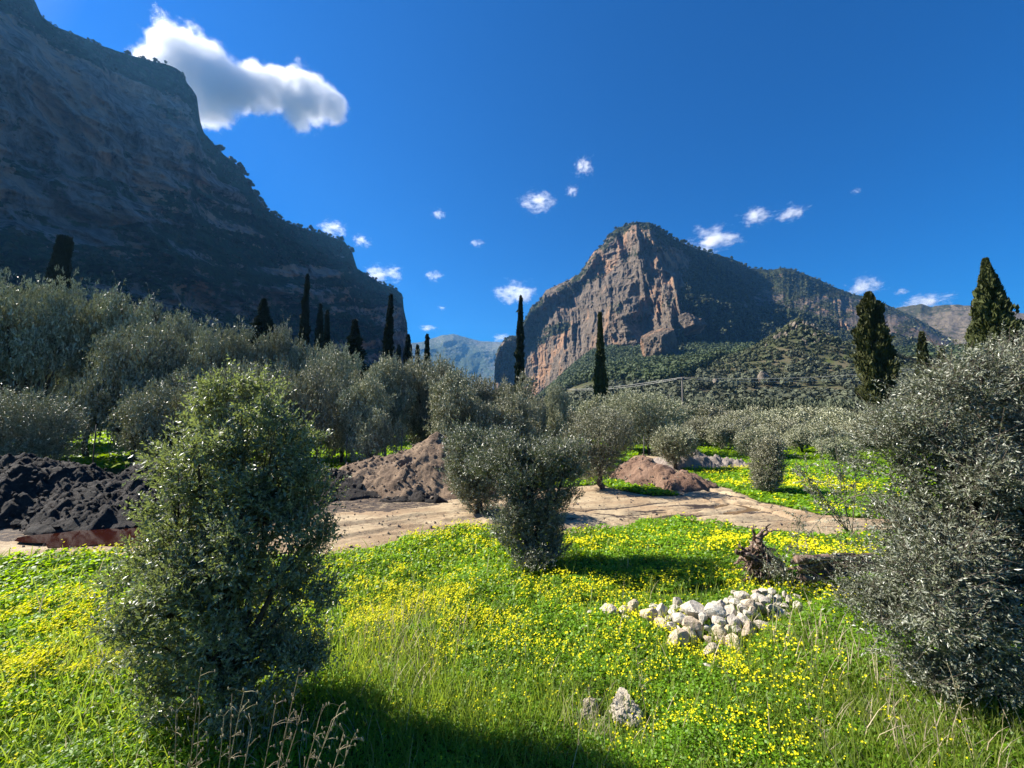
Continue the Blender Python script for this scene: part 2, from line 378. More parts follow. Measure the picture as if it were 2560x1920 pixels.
NU, NR = 760, 620
tha = np.concatenate([np.linspace(-180, -62, 50)[:-1], np.linspace(-62, 62, NU), np.linspace(62, 180, 50)[1:]])
ra = np.concatenate([[.01, .5, 1.0], np.geomspace(1.5, 1400, NR), [1800, 2500, 3500]])
RR, TT = np.meshgrid(ra, np.radians(tha), indexing='ij'); gx, gy = RR*np.sin(TT), RR*np.cos(TT)
RUTS = [[tuple(float(v) for v in gp(*p)) for p in ln] for ln in [
    [(1600, 1215), (1700, 1240), (1800, 1262), (1900, 1285), (2010, 1312)], [(1650, 1205), (1750, 1228), (1850, 1250), (1950, 1272), (2060, 1300)], [(1240, 1312), (1400, 1300), (1560, 1306), (1700, 1302), (1830, 1296), (1890, 1280)],
    [(1230, 1290), (1380, 1280), (1560, 1288), (1690, 1284), (1800, 1272)], [(1560, 1310), (1700, 1322), (1850, 1326), (2050, 1322), (2300, 1326)], [(1700, 1306), (1850, 1312), (2050, 1306), (2300, 1312)], [(820, 1360), (1000, 1326), (1200, 1300), (1300, 1290)], [(800, 1325), (980, 1304), (1150, 1284), (1300, 1270)], [(1720, 1290), (1790, 1276), (1820, 1262)]]]
def ruts(x, y):
    """tyre ruts and clods in the bare earth"""
    z = .035*fbm(st(x/.5, y/.25, 1.), 4, .6, 75)+.05*fbm(st(x/2.2, y/.9, 1.), 3, .5, 76)
    x = np.asarray(x, float); y = np.asarray(y, float); dm_ = np.full(x.shape, 9.)
    xw = x+.10*fbm(st(x/1.2, y/1.2, 6.), 3); yw = y+.10*fbm(st(x/1.2, y/1.2, 9.), 3)
    for ln in RUTS:
        for (ax, ay), (bx, by) in zip(ln[:-1], ln[1:]):
            t = np.clip(((xw-ax)*(bx-ax)+(yw-ay)*(by-ay))/((bx-ax)**2+(by-ay)**2), 0, 1); dm_ = np.minimum(dm_, np.hypot(xw-ax-t*(bx-ax), yw-ay-t*(by-ay)))
    z = z-.075*np.exp(-(dm_/.13)**2)+.035*np.exp(-((dm_-.27)/.09)**2)
    q = y-(.30*x)+.6*fbm(st(x/5, y/5, 2.), 2, .5, 77)
    z = z-.09*np.exp(-((np.mod(q, 1.1)-.5)/.12)**2)*ss(-.3, .3, fbm(st(x/3, y/3, 4.), 3, .5, 78))
    return z*(1-.85*pond(x, y))
gz = zt(gx, gy)
gme = mesh('ground', st(gx, gy, gz).reshape(-1, 3), grid_faces(len(tha), len(ra)), M['soil'], True)
tag(link('ground', gme), 'green valley floor rising into olive covered slopes', None, None, 'structure')

# bare earth track, its own sheet a little above the soil
m = NT('track_earth')
p = m.pos((1, 2.2, 1)); a1 = m.noise(.55, 8, .62, p, .4); a2 = m.noise(5, 8, .7, p); a3 = m.noise(30, 5, .7)
cc = m.mix(m.g(a1, .35, .62), (.42, .33, .205), (.29, .20, .115)); cc = m.mix(m.g(a2, .52, .68), cc, (.19, .125, .08)); cc = m.mix(m.g(a3, .55, .75), cc, (.50, .40, .30))
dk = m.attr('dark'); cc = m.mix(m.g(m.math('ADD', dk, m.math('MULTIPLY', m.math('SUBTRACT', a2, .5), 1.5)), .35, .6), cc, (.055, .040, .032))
M['earth'] = m.done(m.bsdf(cc, .85, .25, m.math('ADD', m.math('MULTIPLY', a2, 2.), a3), .7, .03))
xs = np.arange(-14, 22, .045); ys = np.arange(7.6, 29, .06); X, Y = np.meshgrid(xs, ys)
dm = dirt(X, Y); fc = grid_faces(len(xs), len(ys)); keep = dm.ravel()[fc].all(1)
def blur(a, k):
    for ax in (0, 1):
        c_ = np.cumsum(np.pad(a.astype(float), [(k+1, k) if q == ax else (0, 0) for q in (0, 1)], mode='edge'), ax)
        n_ = a.shape[ax]; a = (np.take(c_, range(2*k+1, n_+2*k+1), ax)-np.take(c_, range(0, n_), ax))/(2*k+1)
    return a
soft = np.clip(blur(blur(dm, 5), 5)*2-1, 0, 1)
rt_ = ruts(X, Y); Zd = zt(X, Y)+.006+np.maximum(.07+rt_, .004)*soft
dth = np.array([gp(700, 1260), gp(1130, 1290), gp(300, 1300)])
dark = 0*X
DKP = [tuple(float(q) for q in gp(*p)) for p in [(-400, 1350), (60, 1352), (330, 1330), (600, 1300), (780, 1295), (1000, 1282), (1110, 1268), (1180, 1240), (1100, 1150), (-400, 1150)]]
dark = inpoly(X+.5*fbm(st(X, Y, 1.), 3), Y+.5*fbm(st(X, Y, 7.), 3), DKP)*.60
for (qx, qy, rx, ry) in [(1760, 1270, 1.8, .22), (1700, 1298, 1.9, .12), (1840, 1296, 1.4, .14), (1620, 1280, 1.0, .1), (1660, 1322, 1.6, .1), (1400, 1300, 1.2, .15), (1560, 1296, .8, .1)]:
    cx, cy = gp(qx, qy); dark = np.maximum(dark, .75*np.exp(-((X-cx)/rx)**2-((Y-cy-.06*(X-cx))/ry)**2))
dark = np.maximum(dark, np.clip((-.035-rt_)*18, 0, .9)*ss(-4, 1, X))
used = np.zeros(X.size, bool); used[fc[keep].ravel()] = True; rm = np.cumsum(used)-1
P = st(X, Y, Zd).reshape(-1, 3)[used]
tm = mesh('dirt_track', P, rm[fc[keep]], M['earth'], True, {'dark': ('POINT', dark.ravel()[used])})
tag(link('dirt_track', tm), 'bare tan dirt track with wheel ruts crossing the meadow', None, None, 'structure')
def gz_at(x, y):
    z = zt(x, y); return z+np.where(dirt(np.asarray(x, float), np.asarray(y, float)), .076+ruts(x, y), 0)

# ------------------------------------------------------------------ clouds
def cloud_mat(name, ells, dens):
    """density from a union of ellipsoids (object space) broken up by noise"""
    m = NT(name); oc = m.n('TexCoord').outputs['Object']; best = None
    rv = m.n('ObjectInfo').outputs['Random']
    wp = m.n('TexNoise', {'Vector': m.n('VectorMath', {0: oc, 1: m.n('CombineXYZ', {0: m.math('MULTIPLY', rv, 37.), 1: 0., 2: 0.}).outputs[0]}, operation='ADD').outputs[0], 'Scale': 2.7 if len(ells) > 1 else 2.4, 'Detail': 9.0, 'Roughness': .70}).outputs[0]
    for (cx, cy, cz, rx, ry, rz) in ells:
        q = m.n('VectorMath', {0: oc, 1: (cx, cy, cz)}, operation='SUBTRACT').outputs[0]
        q = m.n('VectorMath', {0: q, 1: (1/rx, 1/ry, 1/rz)}, operation='MULTIPLY').outputs[0]
        d = m.n('VectorMath', {0: q}, operation='LENGTH').outputs['Value']
        best = d if best is None else m.n('Math', {0: best, 1: d, 2: .25}, operation='SMOOTH_MIN').outputs[0]
    k = 2.15 if len(ells) > 1 else 3.0
    v = m.math('ADD', m.math('SUBTRACT', .80 if len(ells) > 1 else .52, best), m.math('MULTIPLY', m.math('SUBTRACT', wp, .5), k))
    f = m.g(v, 0, .35 if len(ells) > 1 else .9)
    pv = m.n('VolumePrincipled', {'Color': (1, 1, 1, 1), 'Density': m.math('MULTIPLY', f, dens), 'Anisotropy': .2})
    m.t.links.new(pv.outputs[0], m.out.inputs['Volume']); return m.m
CD = 7000.0
bigc = [(440, 130, 75), (490, 145, 75), (420, 190, 70), (510, 190, 85), (575, 215, 78), (640, 225, 66), (700, 235, 62), (765, 250, 80), (822, 262, 52), (540, 265, 52), (500, 270, 55), (745, 300, 48), (410, 110, 45), (635, 190, 40), (690, 200, 40)]
def ccent(px, py): return dp(px, py, CD)
sc_px = CD/F
c0 = ccent(600, 190); sc0 = 240*sc_px
ells = []
for (px, py, r) in bigc:
    q = (ccent(px, py)-c0)/sc0; rr = r*sc_px/sc0*1.08; ells.append((q.x, q.y+random.Random(px).uniform(-.06, .06), q.z, rr, rr*1.1, rr))
iv, if_ = ico(3); Vs = []; Fs = []
for k, (x, y, z, a, b, c_) in enumerate(ells): Vs.append(iv*np.array([a, b, c_])*1.5+np.array([x, y, z])); Fs.append(if_+len(iv)*k)
hull = mesh('cloud_hull', np.concatenate(Vs), np.concatenate(Fs), cloud_mat('cloud_vapour', ells, .0075))
# one closed hull so that the vapour is entered and left once
b0 = link('cloud', hull, None, c0); b0.scale = (sc0,)*3
rmod = b0.modifiers.new('remesh', 'REMESH'); rmod.mode = 'VOXEL'; rmod.voxel_size = .05
tag(b0, 'largest white cumulus cloud with grey belly, above the left cliff', 'cloud', 'white cumulus clouds')
CM = cloud_mat('small_cloud_vapour', [(0, 0, 0, 1, 1, 1)], .012)
iv2, if2 = ico(2); sme = mesh('small_cloud', iv2*1.0, if2, CM)
for (px, py, w_, h_, lab) in [(832, 572, 50, 26, 'white cloud peeking over the upper ridge pines of the left mountain'), (905, 602, 34, 20, 'small wisp of cloud just right of the upper left ridge'),
        (955, 686, 66, 34, 'white puffy cloud resting on the lower crest of the left mountain'), (1097, 536, 24, 16, 'lone small cloud high between the two mountains'), (1345, 506, 66, 30, 'twin lobed cloud highest in the middle of the sky'),
        (1430, 478, 24, 20, 'tiny curl of cloud right of the twin lobed cloud'), (1460, 416, 36, 30, 'thin wispy cloud, the highest above the pyramid mountain'), (1085, 690, 32, 18, 'small slanting cloud above the valley gap'),
        (1292, 735, 74, 36, 'bright cloud against the left edge of the pyramid mountain'), (1255, 845, 36, 14, 'low cloud just above the blue far mountain'), (1782, 600, 86, 36, 'long white cloud beside the pyramid summit'),
        (1890, 540, 50, 28, 'brighter of two clouds high to the right of the summit'), (1978, 534, 50, 24, 'fainter wispy cloud high to the right of the summit'), (2162, 716, 52, 34, 'rounded cloud above the brown ridge left of a cypress'),
        (2255, 729, 24, 14, 'tiny cloud over the dip in the right ridge'), (2312, 756, 70, 28, 'flat cloud lying on the far right ridge'), (2140, 478, 16, 9, 'tiny lone cloud high in the right sky'), (1070, 820, 34, 10, 'small flat cloud just left of the far blue mountain top'),
        (1192, 608, 26, 12, 'very faint wisp in the middle of the gap'), (1105, 770, 16, 8, 'faint speck of cloud low in the gap')]:
    o = link('cloud', sme, None, ccent(px, py)); kx = math.hypot(1, (px-1280)/F)
    o.scale = (w_*sc_px*1.12, w_*sc_px*1.0, h_*sc_px*1.25); tag(o, lab, 'cloud', 'white cumulus clouds')

# ------------------------------------------------------------------ foliage materials
M['olive'] = leaf_mat('olive_leaf', (.120, .134, .072), (.24, .26, .195), (.20, .24, .08), .15, .42, .8, .6)
M['oliveg'] = leaf_mat('young_olive_leaf', (.085, .102, .042), (.24, .26, .17), (.34, .42, .09), .26, .42, .9, .6)
M['grove'] = leaf_mat('grove_olive_leaf', (.19, .192, .10), (.38, .375, .26), (.15, .18, .06), .10, .45, .5, .45)
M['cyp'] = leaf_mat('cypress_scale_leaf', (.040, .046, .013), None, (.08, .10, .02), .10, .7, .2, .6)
M['cypd'] = leaf_mat('shaded_cypress_leaf', (.018, .023, .010), None, (.03, .04, .01), .04, .8, .1, .6)  # darker copy of the cypress leaf, backlit shade put into its colour
M['pine'] = leaf_mat('pine_needles', (.040, .053, .020), None, (.08, .11, .03), .10, .7, .2, .6)
M['scrub'] = leaf_mat('scrub_leaf', (.052, .058, .028), None, (.08, .10, .03), .10, .8, .2, .7)
M['farolive'] = leaf_mat('hillside_olive_leaf', (.072, .082, .050), None, (.09, .10, .05), .06, .8, .2, .7)
m = NT('olive_bark'); nb_ = m.noise(12, 7, .7, m.pos((1, 1, .3), True))
M['bark'] = m.done(m.bsdf(m.mix(m.g(nb_, .35, .65), (.030, .025, .021), (.11, .09, .073)), .95, .1, nb_, .8, .03))
m = NT('twig_bark'); M['twig'] = m.done(m.bsdf((.19, .16, .12), .8, .2))

def sphere(n, rng): v = rng.normal(size=(n, 3)); return unit(v)
def crown(lobes, n, rng, shoot, per, leafL, leafW, up=.7, inner=.45, gap=.0, gsc=1.2, spread=.8, longf=.10):
    """shoots with leaves filling a union of ellipsoid lobes -> leaf verts, quads, per-face value, shoot lines"""
    lb = np.array(lobes, float); w = (lb[:, 3]*lb[:, 4]*lb[:, 5])**.75; k = rng.choice(len(lb), n, p=w/w.sum())
    d = sphere(n, rng); r = inner+(1-inner)*rng.random(n)**.6
    P = lb[k, :3]+d*lb[k, 3:]*r[:, None]
    if gap > -1:
        q = fbm(P*gsc+lb[0, 0], 3, .5, 91); keep = q > gap-.35; P = P[keep]; d = d[keep]; r = r[keep]
    n = len(P)
    o = unit(d*np.array([1, 1, .6])); D = unit(o*.8+np.array([0, 0, up])+rng.normal(size=(n, 3))*.35)
    lg_ = (rng.random(n) < longf) & (r > .8); Ls = shoot*(.5+.8*rng.random(n))*np.where(lg_, 1.9, 1); P = P-D*Ls[:, None]*np.where(lg_, .25, .45)[:, None]
    t = (np.arange(per)+.5)/per; t = t[None]+rng.random((n, per))*.5/per
    sag = np.array([0, 0, -1.])*.12
    Q = P[:, None]+D[:, None]*(t*Ls[:, None])[..., None]+sag*(t**2*Ls[:, None])[..., None]
    pr = sphere(n*per, rng).reshape(n, per, 3); E = unit(D[:, None]*.75+pr*spread)
    Lf = leafL*(.6+.6*rng.random((n, per)))*np.where(t > .9, .7, 1)
    V, Fq = leaves(Q.reshape(-1, 3), E.reshape(-1, 3), Lf.ravel(), Lf.ravel()*leafW/leafL*.5, rng, bend=.06)
    var = np.repeat(np.clip(.5+.5*fbm(P*2.2, 3, .5, 92)+.1*rng.normal(size=n), 0, 1), per)+.0; var = np.clip(var+.28*rng.normal(size=len(var)), 0, 1)
    return V, Fq, var, P, P+D*Ls[:, None]
def clumped(lobes, m, rng, r0, r1):
    lb = np.array(lobes, float); w = lb[:, 3]*lb[:, 5]; out = []
    for k in rng.choice(len(lb), m, p=w/w.sum()):
        d = unit(rng.normal(size=3)+np.array([0, 0, .35])); rr = rng.uniform(r0, r1); p = lb[k, :3]+d*lb[k, 3:]*rng.uniform(.75, 1.0); out.append((*p, rr, rr, rr*.75))
    return out
def limbs(mb, base, tops, r0, rng, fork=.25, k=7, wob=.12):
    """one tapered trunk and a limb to every lobe"""
    base = np.array(base, float); tops = np.array(tops, float); fk = base+(tops.mean(0)-base)*fork
    def curve(a, b, n, s):
        t = np.linspace(0, 1, n)[:, None]; L = np.linalg.norm(b-a)
        off = fbm(st(t[:, 0]*2.2+s, t[:, 0]*0+s*1.7, t[:, 0]*0), 3, .5, 5)[:, None]*unit(rng.normal(size=3))*L*.25*np.sin(np.pi*t)
        return a+(b-a)*t+off+np.array([0, 0, 1])*np.sin(np.pi*t)*L*.06
    mb.tube(curve(base-np.array([0, 0, .15]), fk, 7, rng.random()*9), np.linspace(r0*1.35, r0*.85, 7), k+3, wob, 1)
    for j, tp in enumerate(tops):
        mb.tube(curve(fk, tp, 9, rng.random()*9), np.linspace(r0*.6, r0*.12, 9), k, wob*.6, j)
    return fk
def make_tree_meshes(nm, seed, lobes, n, shoot, per, lL, lW, mat, r0, extra=20, twigw=.004, base=(0, 0, 0), cl=None, **kw):
    rng = np.random.default_rng(seed); V, Fq, var, A, B = crown(lobes if cl is None else clumped(lobes, cl[0], rng, cl[1], cl[2]), n, rng, shoot, per, lL, lW, **kw)
    if cl is not None:
        k2 = dict(kw); k2['inner'] = .1; k2['gap'] = -2; V2, F2, v2, _a, _b = crown([(a, b, c_, d*.8, e*.8, f*.8) for a, b, c_, d, e, f in lobes], int(n*.35), rng, shoot, per, lL*1.25, lW*1.35, **k2)
        V = np.concatenate([V, V2]); Fq = np.concatenate([Fq, F2+len(V)-len(V2)]); var = np.concatenate([var, v2*.5])  # inner fill leaves painted darker to imitate shade within the crown
    cr = mesh(nm+'_crown', V, Fq, mat, False, {'var': ('FACE', var)})
    mb = MB(); tops = [np.array(l[:3])+np.array([0, 0, l[5]*.2]) for l in lobes]; fk = limbs(mb, base, tops, r0, rng)
    for j in rng.choice(len(A), min(extra, len(A)), replace=False):
        l = tops[int(np.argmin([np.linalg.norm(A[j]-t) for t in tops]))]; s = fk+(l-fk)*rng.uniform(.3, .9); t = np.linspace(0, 1, 6)[:, None]
        mb.tube(s+(A[j]-s)*t+np.array([0, 0, .12])*np.sin(np.pi*t), np.linspace(r0*.16, r0*.04, 6), 4)
    if twigw: mb.ribbons(A, B, twigw, rng)
    return cr, mb.mesh(nm+'_trunk', [M['bark']])
def place_tree(name, crm, trm, loc, rz, sc, label, cat, group=None):
    t = empty(name, loc, rz, sc); tag(t, label, cat, group); link('trunk', trm, t); link('crown', crm, t); return t

# ------------------------------------------------------------------ foreground olives
def ft(px, py, d):
    v = dp(px, py, d); return (v.x, v.y, v.z)
def olive_at(base_px, d, lobes_px, n, shoot, per, lL, lW, mat, r0, label, seed, group, thick=.9, **kw):
    """lobes_px: (px, py, half width px, half height px, depth offset m)"""
    bx = (base_px-1280)/F*d*1.0; bz = float(gz_at(bx, d)); L = []
    for (px, py, rx, ry, dd) in lobes_px:
        q = dp(px, py, d+dd); L.append((q.x-bx, q.y-d, q.z-bz, rx/F*(d+dd), rx/F*(d+dd)*thick, ry/F*(d+dd)))
    cr, tr = make_tree_meshes('olive', seed, L, n, shoot, per, lL, lW, mat, r0, **kw)
    return place_tree('olive_tree', cr, tr, (bx, d, bz), 0, 1, label, 'olive tree', group)
FG = 'shrubby olives in the meadow'
olive_at(600, 4.2, [(595, 1105, 142, 150, 0), (495, 1150, 98, 110, -.1), (700, 1170, 95, 130, .1), (430, 1290, 90, 170, 0), (410, 1480, 100, 200, 0), (480, 1560, 130, 170, -.2), (560, 1330, 120, 200, .25), (760, 1390, 65, 180, 0), (730, 1540, 80, 170, .1), (640, 1230, 140, 140, 0), (620, 1560, 140, 170, .3), (620, 1420, 130, 160, -.05), (590, 1680, 170, 110, .1), (400, 1650, 90, 90, 0), (680, 1660, 110, 120, -.1), (540, 1480, 120, 150, -.3)],
         4700, .26, 17, .046, .018, M['oliveg'], .06, 'big dark shrubby olive nearest the viewer on the left', 11, FG, twigw=.0025, extra=50, gap=-.35, gsc=2.6, inner=.25, up=.8, longf=.2, cl=(120, .13, .23))
olive_at(1325, 8.7, [(1330, 1175, 105, 85, 0), (1245, 1165, 62, 80, -.1), (1425, 1165, 62, 75, 0), (1320, 1145, 100, 55, 0), (1320, 1335, 90, 60, -.1), (1270, 1300, 55, 60, 0), (1330, 1240, 75, 70, .1), (1380, 1300, 50, 60, 0), (1330, 1380, 80, 40, -.1)],
         2700, .32, 16, .062, .020, M['olive'], .10, 'bushy olive with upright shoots in the centre of the meadow', 12, FG, twigw=.003, extra=30, gap=-.35, gsc=2.2, up=1.0, inner=.25, longf=.3, cl=(60, .17, .30))
olive_at(1200, 12.6, [(1190, 1160, 75, 90, 0), (1165, 1120, 55, 60, 0), (1225, 1130, 60, 60, 0), (1170, 1190, 55, 60, 0), (1200, 1240, 50, 40, 0)],
         2300, .38, 15, .08, .027, M['olive'], .10, 'rounded olive beside the tall brown soil heap, behind the central olive', 13, FG, twigw=.004, extra=20, gap=-.2, gsc=1.5, up=.9, inner=.4)
olive_at(2450, 4.5, [(2470, 1040, 150, 150, .3), (2330, 1060, 130, 130, .2), (2250, 1160, 95, 110, .3), (2400, 1230, 150, 130, 0), (2310, 1370, 110, 120, 0), (2380, 1520, 170, 150, -.2), (2270, 1560, 110, 120, .1), (2560, 1300, 130, 250, 0), (2560, 1560, 130, 170, .1), (2230, 1290, 50, 60, .5), (2600, 960, 120, 120, .4), (2430, 1640, 170, 90, 0), (2480, 1400, 140, 160, .1), (2420, 900, 60, 60, .3), (2500, 1720, 120, 60, .1)],
         7600, .34, 17, .045, .0135, M['olive'], .09, 'large grey green olive filling the right edge of the meadow', 14, FG, twigw=.003, extra=90, gap=-.35, gsc=2.2, up=.45, inner=.25, spread=.9, longf=.2, cl=(130, .18, .32))
olive_at(70, 17.5, [(60, 1060, 110, 85, 0), (-40, 1060, 90, 90, 0), (130, 1075, 65, 65, 0), (60, 1130, 100, 40, 0)],
         3000, .6, 14, .11, .035, M['grove'], .12, 'pale rounded olive bush behind the black mulch heap at the left edge', 15, FG, twigw=.005, extra=20, gap=-.3, gsc=1.2, up=.9, inner=.35)
# ------------------------------------------------------------------ olives of the middle ground
MG = 'olives along the edge of the track'
for (bpx, d, lobes, n, lab, sd) in [
    (1500, 16.2, [(1500, 1090, 75, 75, 0), (1450, 1110, 50, 60, 0), (1545, 1090, 45, 60, 0), (1490, 1160, 60, 50, 0)], 1500, 'tall dense olive between the central olive and the small soil heap', 21),
    (1620, 30, [(1640, 1040, 70, 60, 0), (1570, 1030, 70, 55, 0), (1620, 1080, 70, 35, 0)], 1500, 'dark olive behind the top of the small soil heap', 22),
    (1685, 22.5, [(1685, 1105, 55, 40, 0), (1660, 1115, 30, 30, 0), (1715, 1115, 30, 30, 0), (1680, 1145, 22, 18, 0)], 800, 'small round ball shaped olive beyond the track', 23),
    (1895, 28.5, [(1895, 1105, 52, 38, 0), (1870, 1115, 30, 28, 0), (1920, 1120, 30, 25, 0)], 700, 'rounded olive just behind the narrow upright olive', 24),
    (1918, 15.8, [(1918, 1165, 42, 50, 0), (1925, 1120, 32, 28, 0), (1915, 1205, 34, 25, 0)], 900, 'narrow upright olive on the flowery grass beyond the track', 25),
    (1420, 30, [(1418, 1060, 38, 32, 0)], 400, 'little pale olive peeping between the grove and the tall dense olive', 26)]:
    s = d/16; n = int(n*1.7)
    olive_at(bpx, d, lobes, n, .35*s**.7, 13, .075*s, .028*s, M['grove'], .10, lab, sd, MG, twigw=.004, extra=14, gap=-.3, gsc=1.2, up=.85, inner=.3)

# ------------------------------------------------------------------ the grove: five shapes, each tree placed on its own
GV = []
for k in range(5):
    rng = np.random.default_rng(50+k); L = []
    for j in range(9):
        a = rng.uniform(0, 6.28); r = rng.uniform(.15, .62)*(1 if j else 0); z = rng.uniform(.45, .80) if j < 6 else rng.uniform(.22, .40)
        rr = rng.uniform(.32, .48); L.append((r*math.cos(a)*.95, r*math.sin(a)*.95, z, rr, rr, rr*.5))
    cr, tr = make_tree_meshes('grove_olive', 60+k, L, 2900, .10, 12, .028, .013, M['grove'], .035, extra=26, twigw=.0009, gap=-.2, gsc=5.5, up=.12, inner=.25, spread=1.1, cl=(62, .10, .19))
    GV.append((cr, tr))
FVm = []
for k in range(4):
    rng = np.random.default_rng(80+k); L = []
    for j in range(7):
        a = rng.uniform(0, 6.28); r = rng.uniform(.1, .5)*(1 if j else 0); rr = rng.uniform(.34, .48); L.append((r*math.cos(a), r*math.sin(a), rng.uniform(.30, .70), rr, rr, rr*.62))
    FVm.append(make_tree_meshes('field_olive', 90+k, L, 1500, .12, 8, .048, .022, M['grove'], .035, extra=8, twigw=0, gap=-.3, gsc=4, up=.6, inner=.3, cl=(40, .13, .22)))
HVm = []
for k in range(4):
    rng = np.random.default_rng(120+k); L = []
    for j in range(6):
        a = rng.uniform(0, 6.28); r = rng.uniform(.1, .45)*(1 if j else 0); rr = rng.uniform(.32, .46); L.append((r*math.cos(a), r*math.sin(a), rng.uniform(.42, .7), rr, rr, rr*.65))
    HVm.append(make_tree_meshes('hillside_olive', 130+k, L, 150, .2, 4, .15, .085, M['farolive'], .04, extra=0, twigw=0, gap=-2, up=.6, inner=.35))
rngp = np.random.default_rng(7)
def grove(px, d, top_py, wpx, label, group, pool, cat='olive tree', i=[0]):
    x = (px-1280)/F*d; z = float(gz_at(x, d)); tp = dp(px, top_py, d); H = (tp.z-z)/1.0; w = wpx/F*d*.5*(1.0 if pool is GV else 1.3)
    cr, tr = pool[i[0] % len(pool)]; i[0] += 1
    return place_tree('olive_tree', cr, tr, (x, d, z), rngp.uniform(0, 6.28), (w, w, H/1.02), label, cat, group)
GG = 'old olives of the left grove'
for (px, d, ty, w, lab) in [
    (-150, 24, 675, 420, 'old olive cut by the left edge of the photo'), (60, 25, 690, 340, 'tall old olive in front of the thick cut topped cypress'), (215, 27, 718, 320, 'old olive just right of the thick cypress'),
    (340, 24, 742, 330, 'broad silvery old olive with a dark trunk at the left of the grove'), (-20, 33, 672, 330, 'olive rising behind the far left of the grove'), (440, 27, 764, 250, 'old olive above the left shoulder of the nearest olive'),
    (530, 26, 800, 260, 'old olive directly behind the top of the nearest olive'), (655, 27, 803, 230, 'silvery domed olive below the dark pine at the foot of the cliff'), (755, 28, 824, 210, 'olive below the tall leaning needle cypress'),
    (860, 25, 850, 250, 'pale domed olive in the middle of the grove'), (965, 27, 880, 210, 'olive below the second needle cypress of the grove'), (1065, 28, 884, 200, 'olive under the short cypress by the valley gap'),
    (1140, 26, 892, 190, 'olive standing before the blue far mountain'), (1225, 26, 904, 200, 'olive at the foot of the needle cypress of the gap'), (1320, 25, 916, 190, 'dark olive ending the grove on its right'),
    (1385, 27, 950, 110, 'low olive at the outer right corner of the grove'),
    (120, 38, 705, 300, 'second row olive behind the left of the grove'), (300, 40, 740, 300, 'second row olive seen over the broad silvery olive'), (610, 40, 815, 260, 'second row olive near the dark pine'),
    (800, 42, 838, 240, 'second row olive in the middle of the grove'), (930, 20.5, 930, 230, 'front row olive with low boughs behind the brown soil heap'), (760, 20.5, 905, 260, 'front row olive between the nearest olive and the brown heap'),
    (1110, 21.5, 925, 240, 'front row olive above the peak of the brown heap'), (1260, 21.5, 950, 210, 'front row olive behind the central pair'), (420, 21, 900, 330, 'front row olive in deep shade beside the nearest olive'), (600, 21, 890, 280, 'front row olive hidden mostly by the nearest olive')]:
    grove(px, d, ty, w, lab, GG, GV)
RG = 'olives of the right grove'
for (px, d, ty, w, lab) in [
    (1480, 44, 985, 130, 'right grove olive beside the dark cypress in the middle'), (1560, 40, 975, 150, 'right grove olive at the foot of the middle cypress'), (1640, 42, 985, 130, 'right grove olive left of the power pole'),
    (1775, 44, 1006, 150, 'right grove olive just right of the power pole'), (1860, 50, 1015, 130, 'right grove olive above the rounded olive'), (1930, 42, 1012, 140, 'right grove olive over the narrow upright olive'),
    (2010, 44, 1002, 170, 'tall right grove olive near the right of the valley'), (2090, 40, 1014, 150, 'right grove olive partly behind the large right olive'), (2170, 44, 1025, 150, 'right grove olive left of the leafy right olive spray'),
    (2250, 38, 1030, 170, 'right grove olive behind the big right bush'), (1800, 33, 1045, 95, 'lower right grove olive in front of its row'), (1850, 36, 1040, 95, 'lower right grove olive over the grey rubble heap'),
    (2000, 31, 1060, 110, 'front right grove olive beside the rounded olive'), (2080, 26, 1085, 100, 'front right grove olive near the flowery strip'), (2360, 40, 1030, 170, 'right grove olive hidden by the right bush'),
    (1745, 36, 1040, 120, 'right grove olive filling the row behind the grey rubble'), (1820, 40, 1028, 120, 'right grove olive behind the two far fence stakes'), (1960, 37, 1035, 130, 'right grove olive between the rounded and the narrow upright olive'), (2045, 34, 1048, 120, 'right grove olive over the flowery strip'),
    (2130, 36, 1045, 130, 'right grove olive left of the airy young olive top'), (2210, 34, 1050, 140, 'right grove olive glimpsed through the big right bush'), (1555, 33, 1020, 120, 'right grove olive tucked behind the tall dense olive'), (1890, 34, 1060, 90, 'small right grove olive behind the rounded olive'),
    (1700, 60, 1010, 110, 'distant right grove olive around the power pole'), (1600, 62, 1008, 110, 'distant right grove olive left of the power pole'), (1500, 64, 1003, 110, 'distant right grove olive behind the middle cypress'), (1430, 50, 1000, 110, 'distant right grove olive at the end of the left grove'),
    (1900, 64, 1012, 110, 'distant right grove olive in the back row'), (2000, 66, 1012, 110, 'distant right grove olive, back row, further right'), (2120, 66, 1014, 110, 'distant right grove olive, back row, rightmost')]:
    grove(px, d, ty, w, lab, RG, FVm)

# ------------------------------------------------------------------ olives and scrub on the slopes
rs = np.random.default_rng(33)
pts = []
for _ in range(9000):
    th = math.radians(rs.uniform(2.5, 54)); R = math.exp(rs.uniform(math.log(70), math.log(430)))
    if rs.random() > min(1, (R/260)**.3): continue
    x, y = R*math.sin(th), R*math.cos(th)
    if math.hypot(x-KX, y-KY) < 30 or fbm(np.array([[x/45, y/45, 3.]]), 3)[0] > .30: continue
    if any((x-a)**2+(y-b)**2 < (2.0+R*.012)**2 for a, b, _r in pts[-400:]): continue
    if R > 230 and math.degrees(th) < 24: continue
    pts.append((x, y, R))
pts.sort(key=lambda q: q[2])
for i, (x, y, R) in enumerate(pts[:280]):
    cr, tr = HVm[i % 4]; H = rs.uniform(3.6, 5.4); w = rs.uniform(2.3, 3.4)
    place_tree('olive_tree', cr, tr, (x, y, float(zt(x, y))-.1), rs.uniform(0, 6), (w, w, H), 'small rounded olive tree on the terraced slope across the valley', 'olive tree', 'olives on the terraced slope')
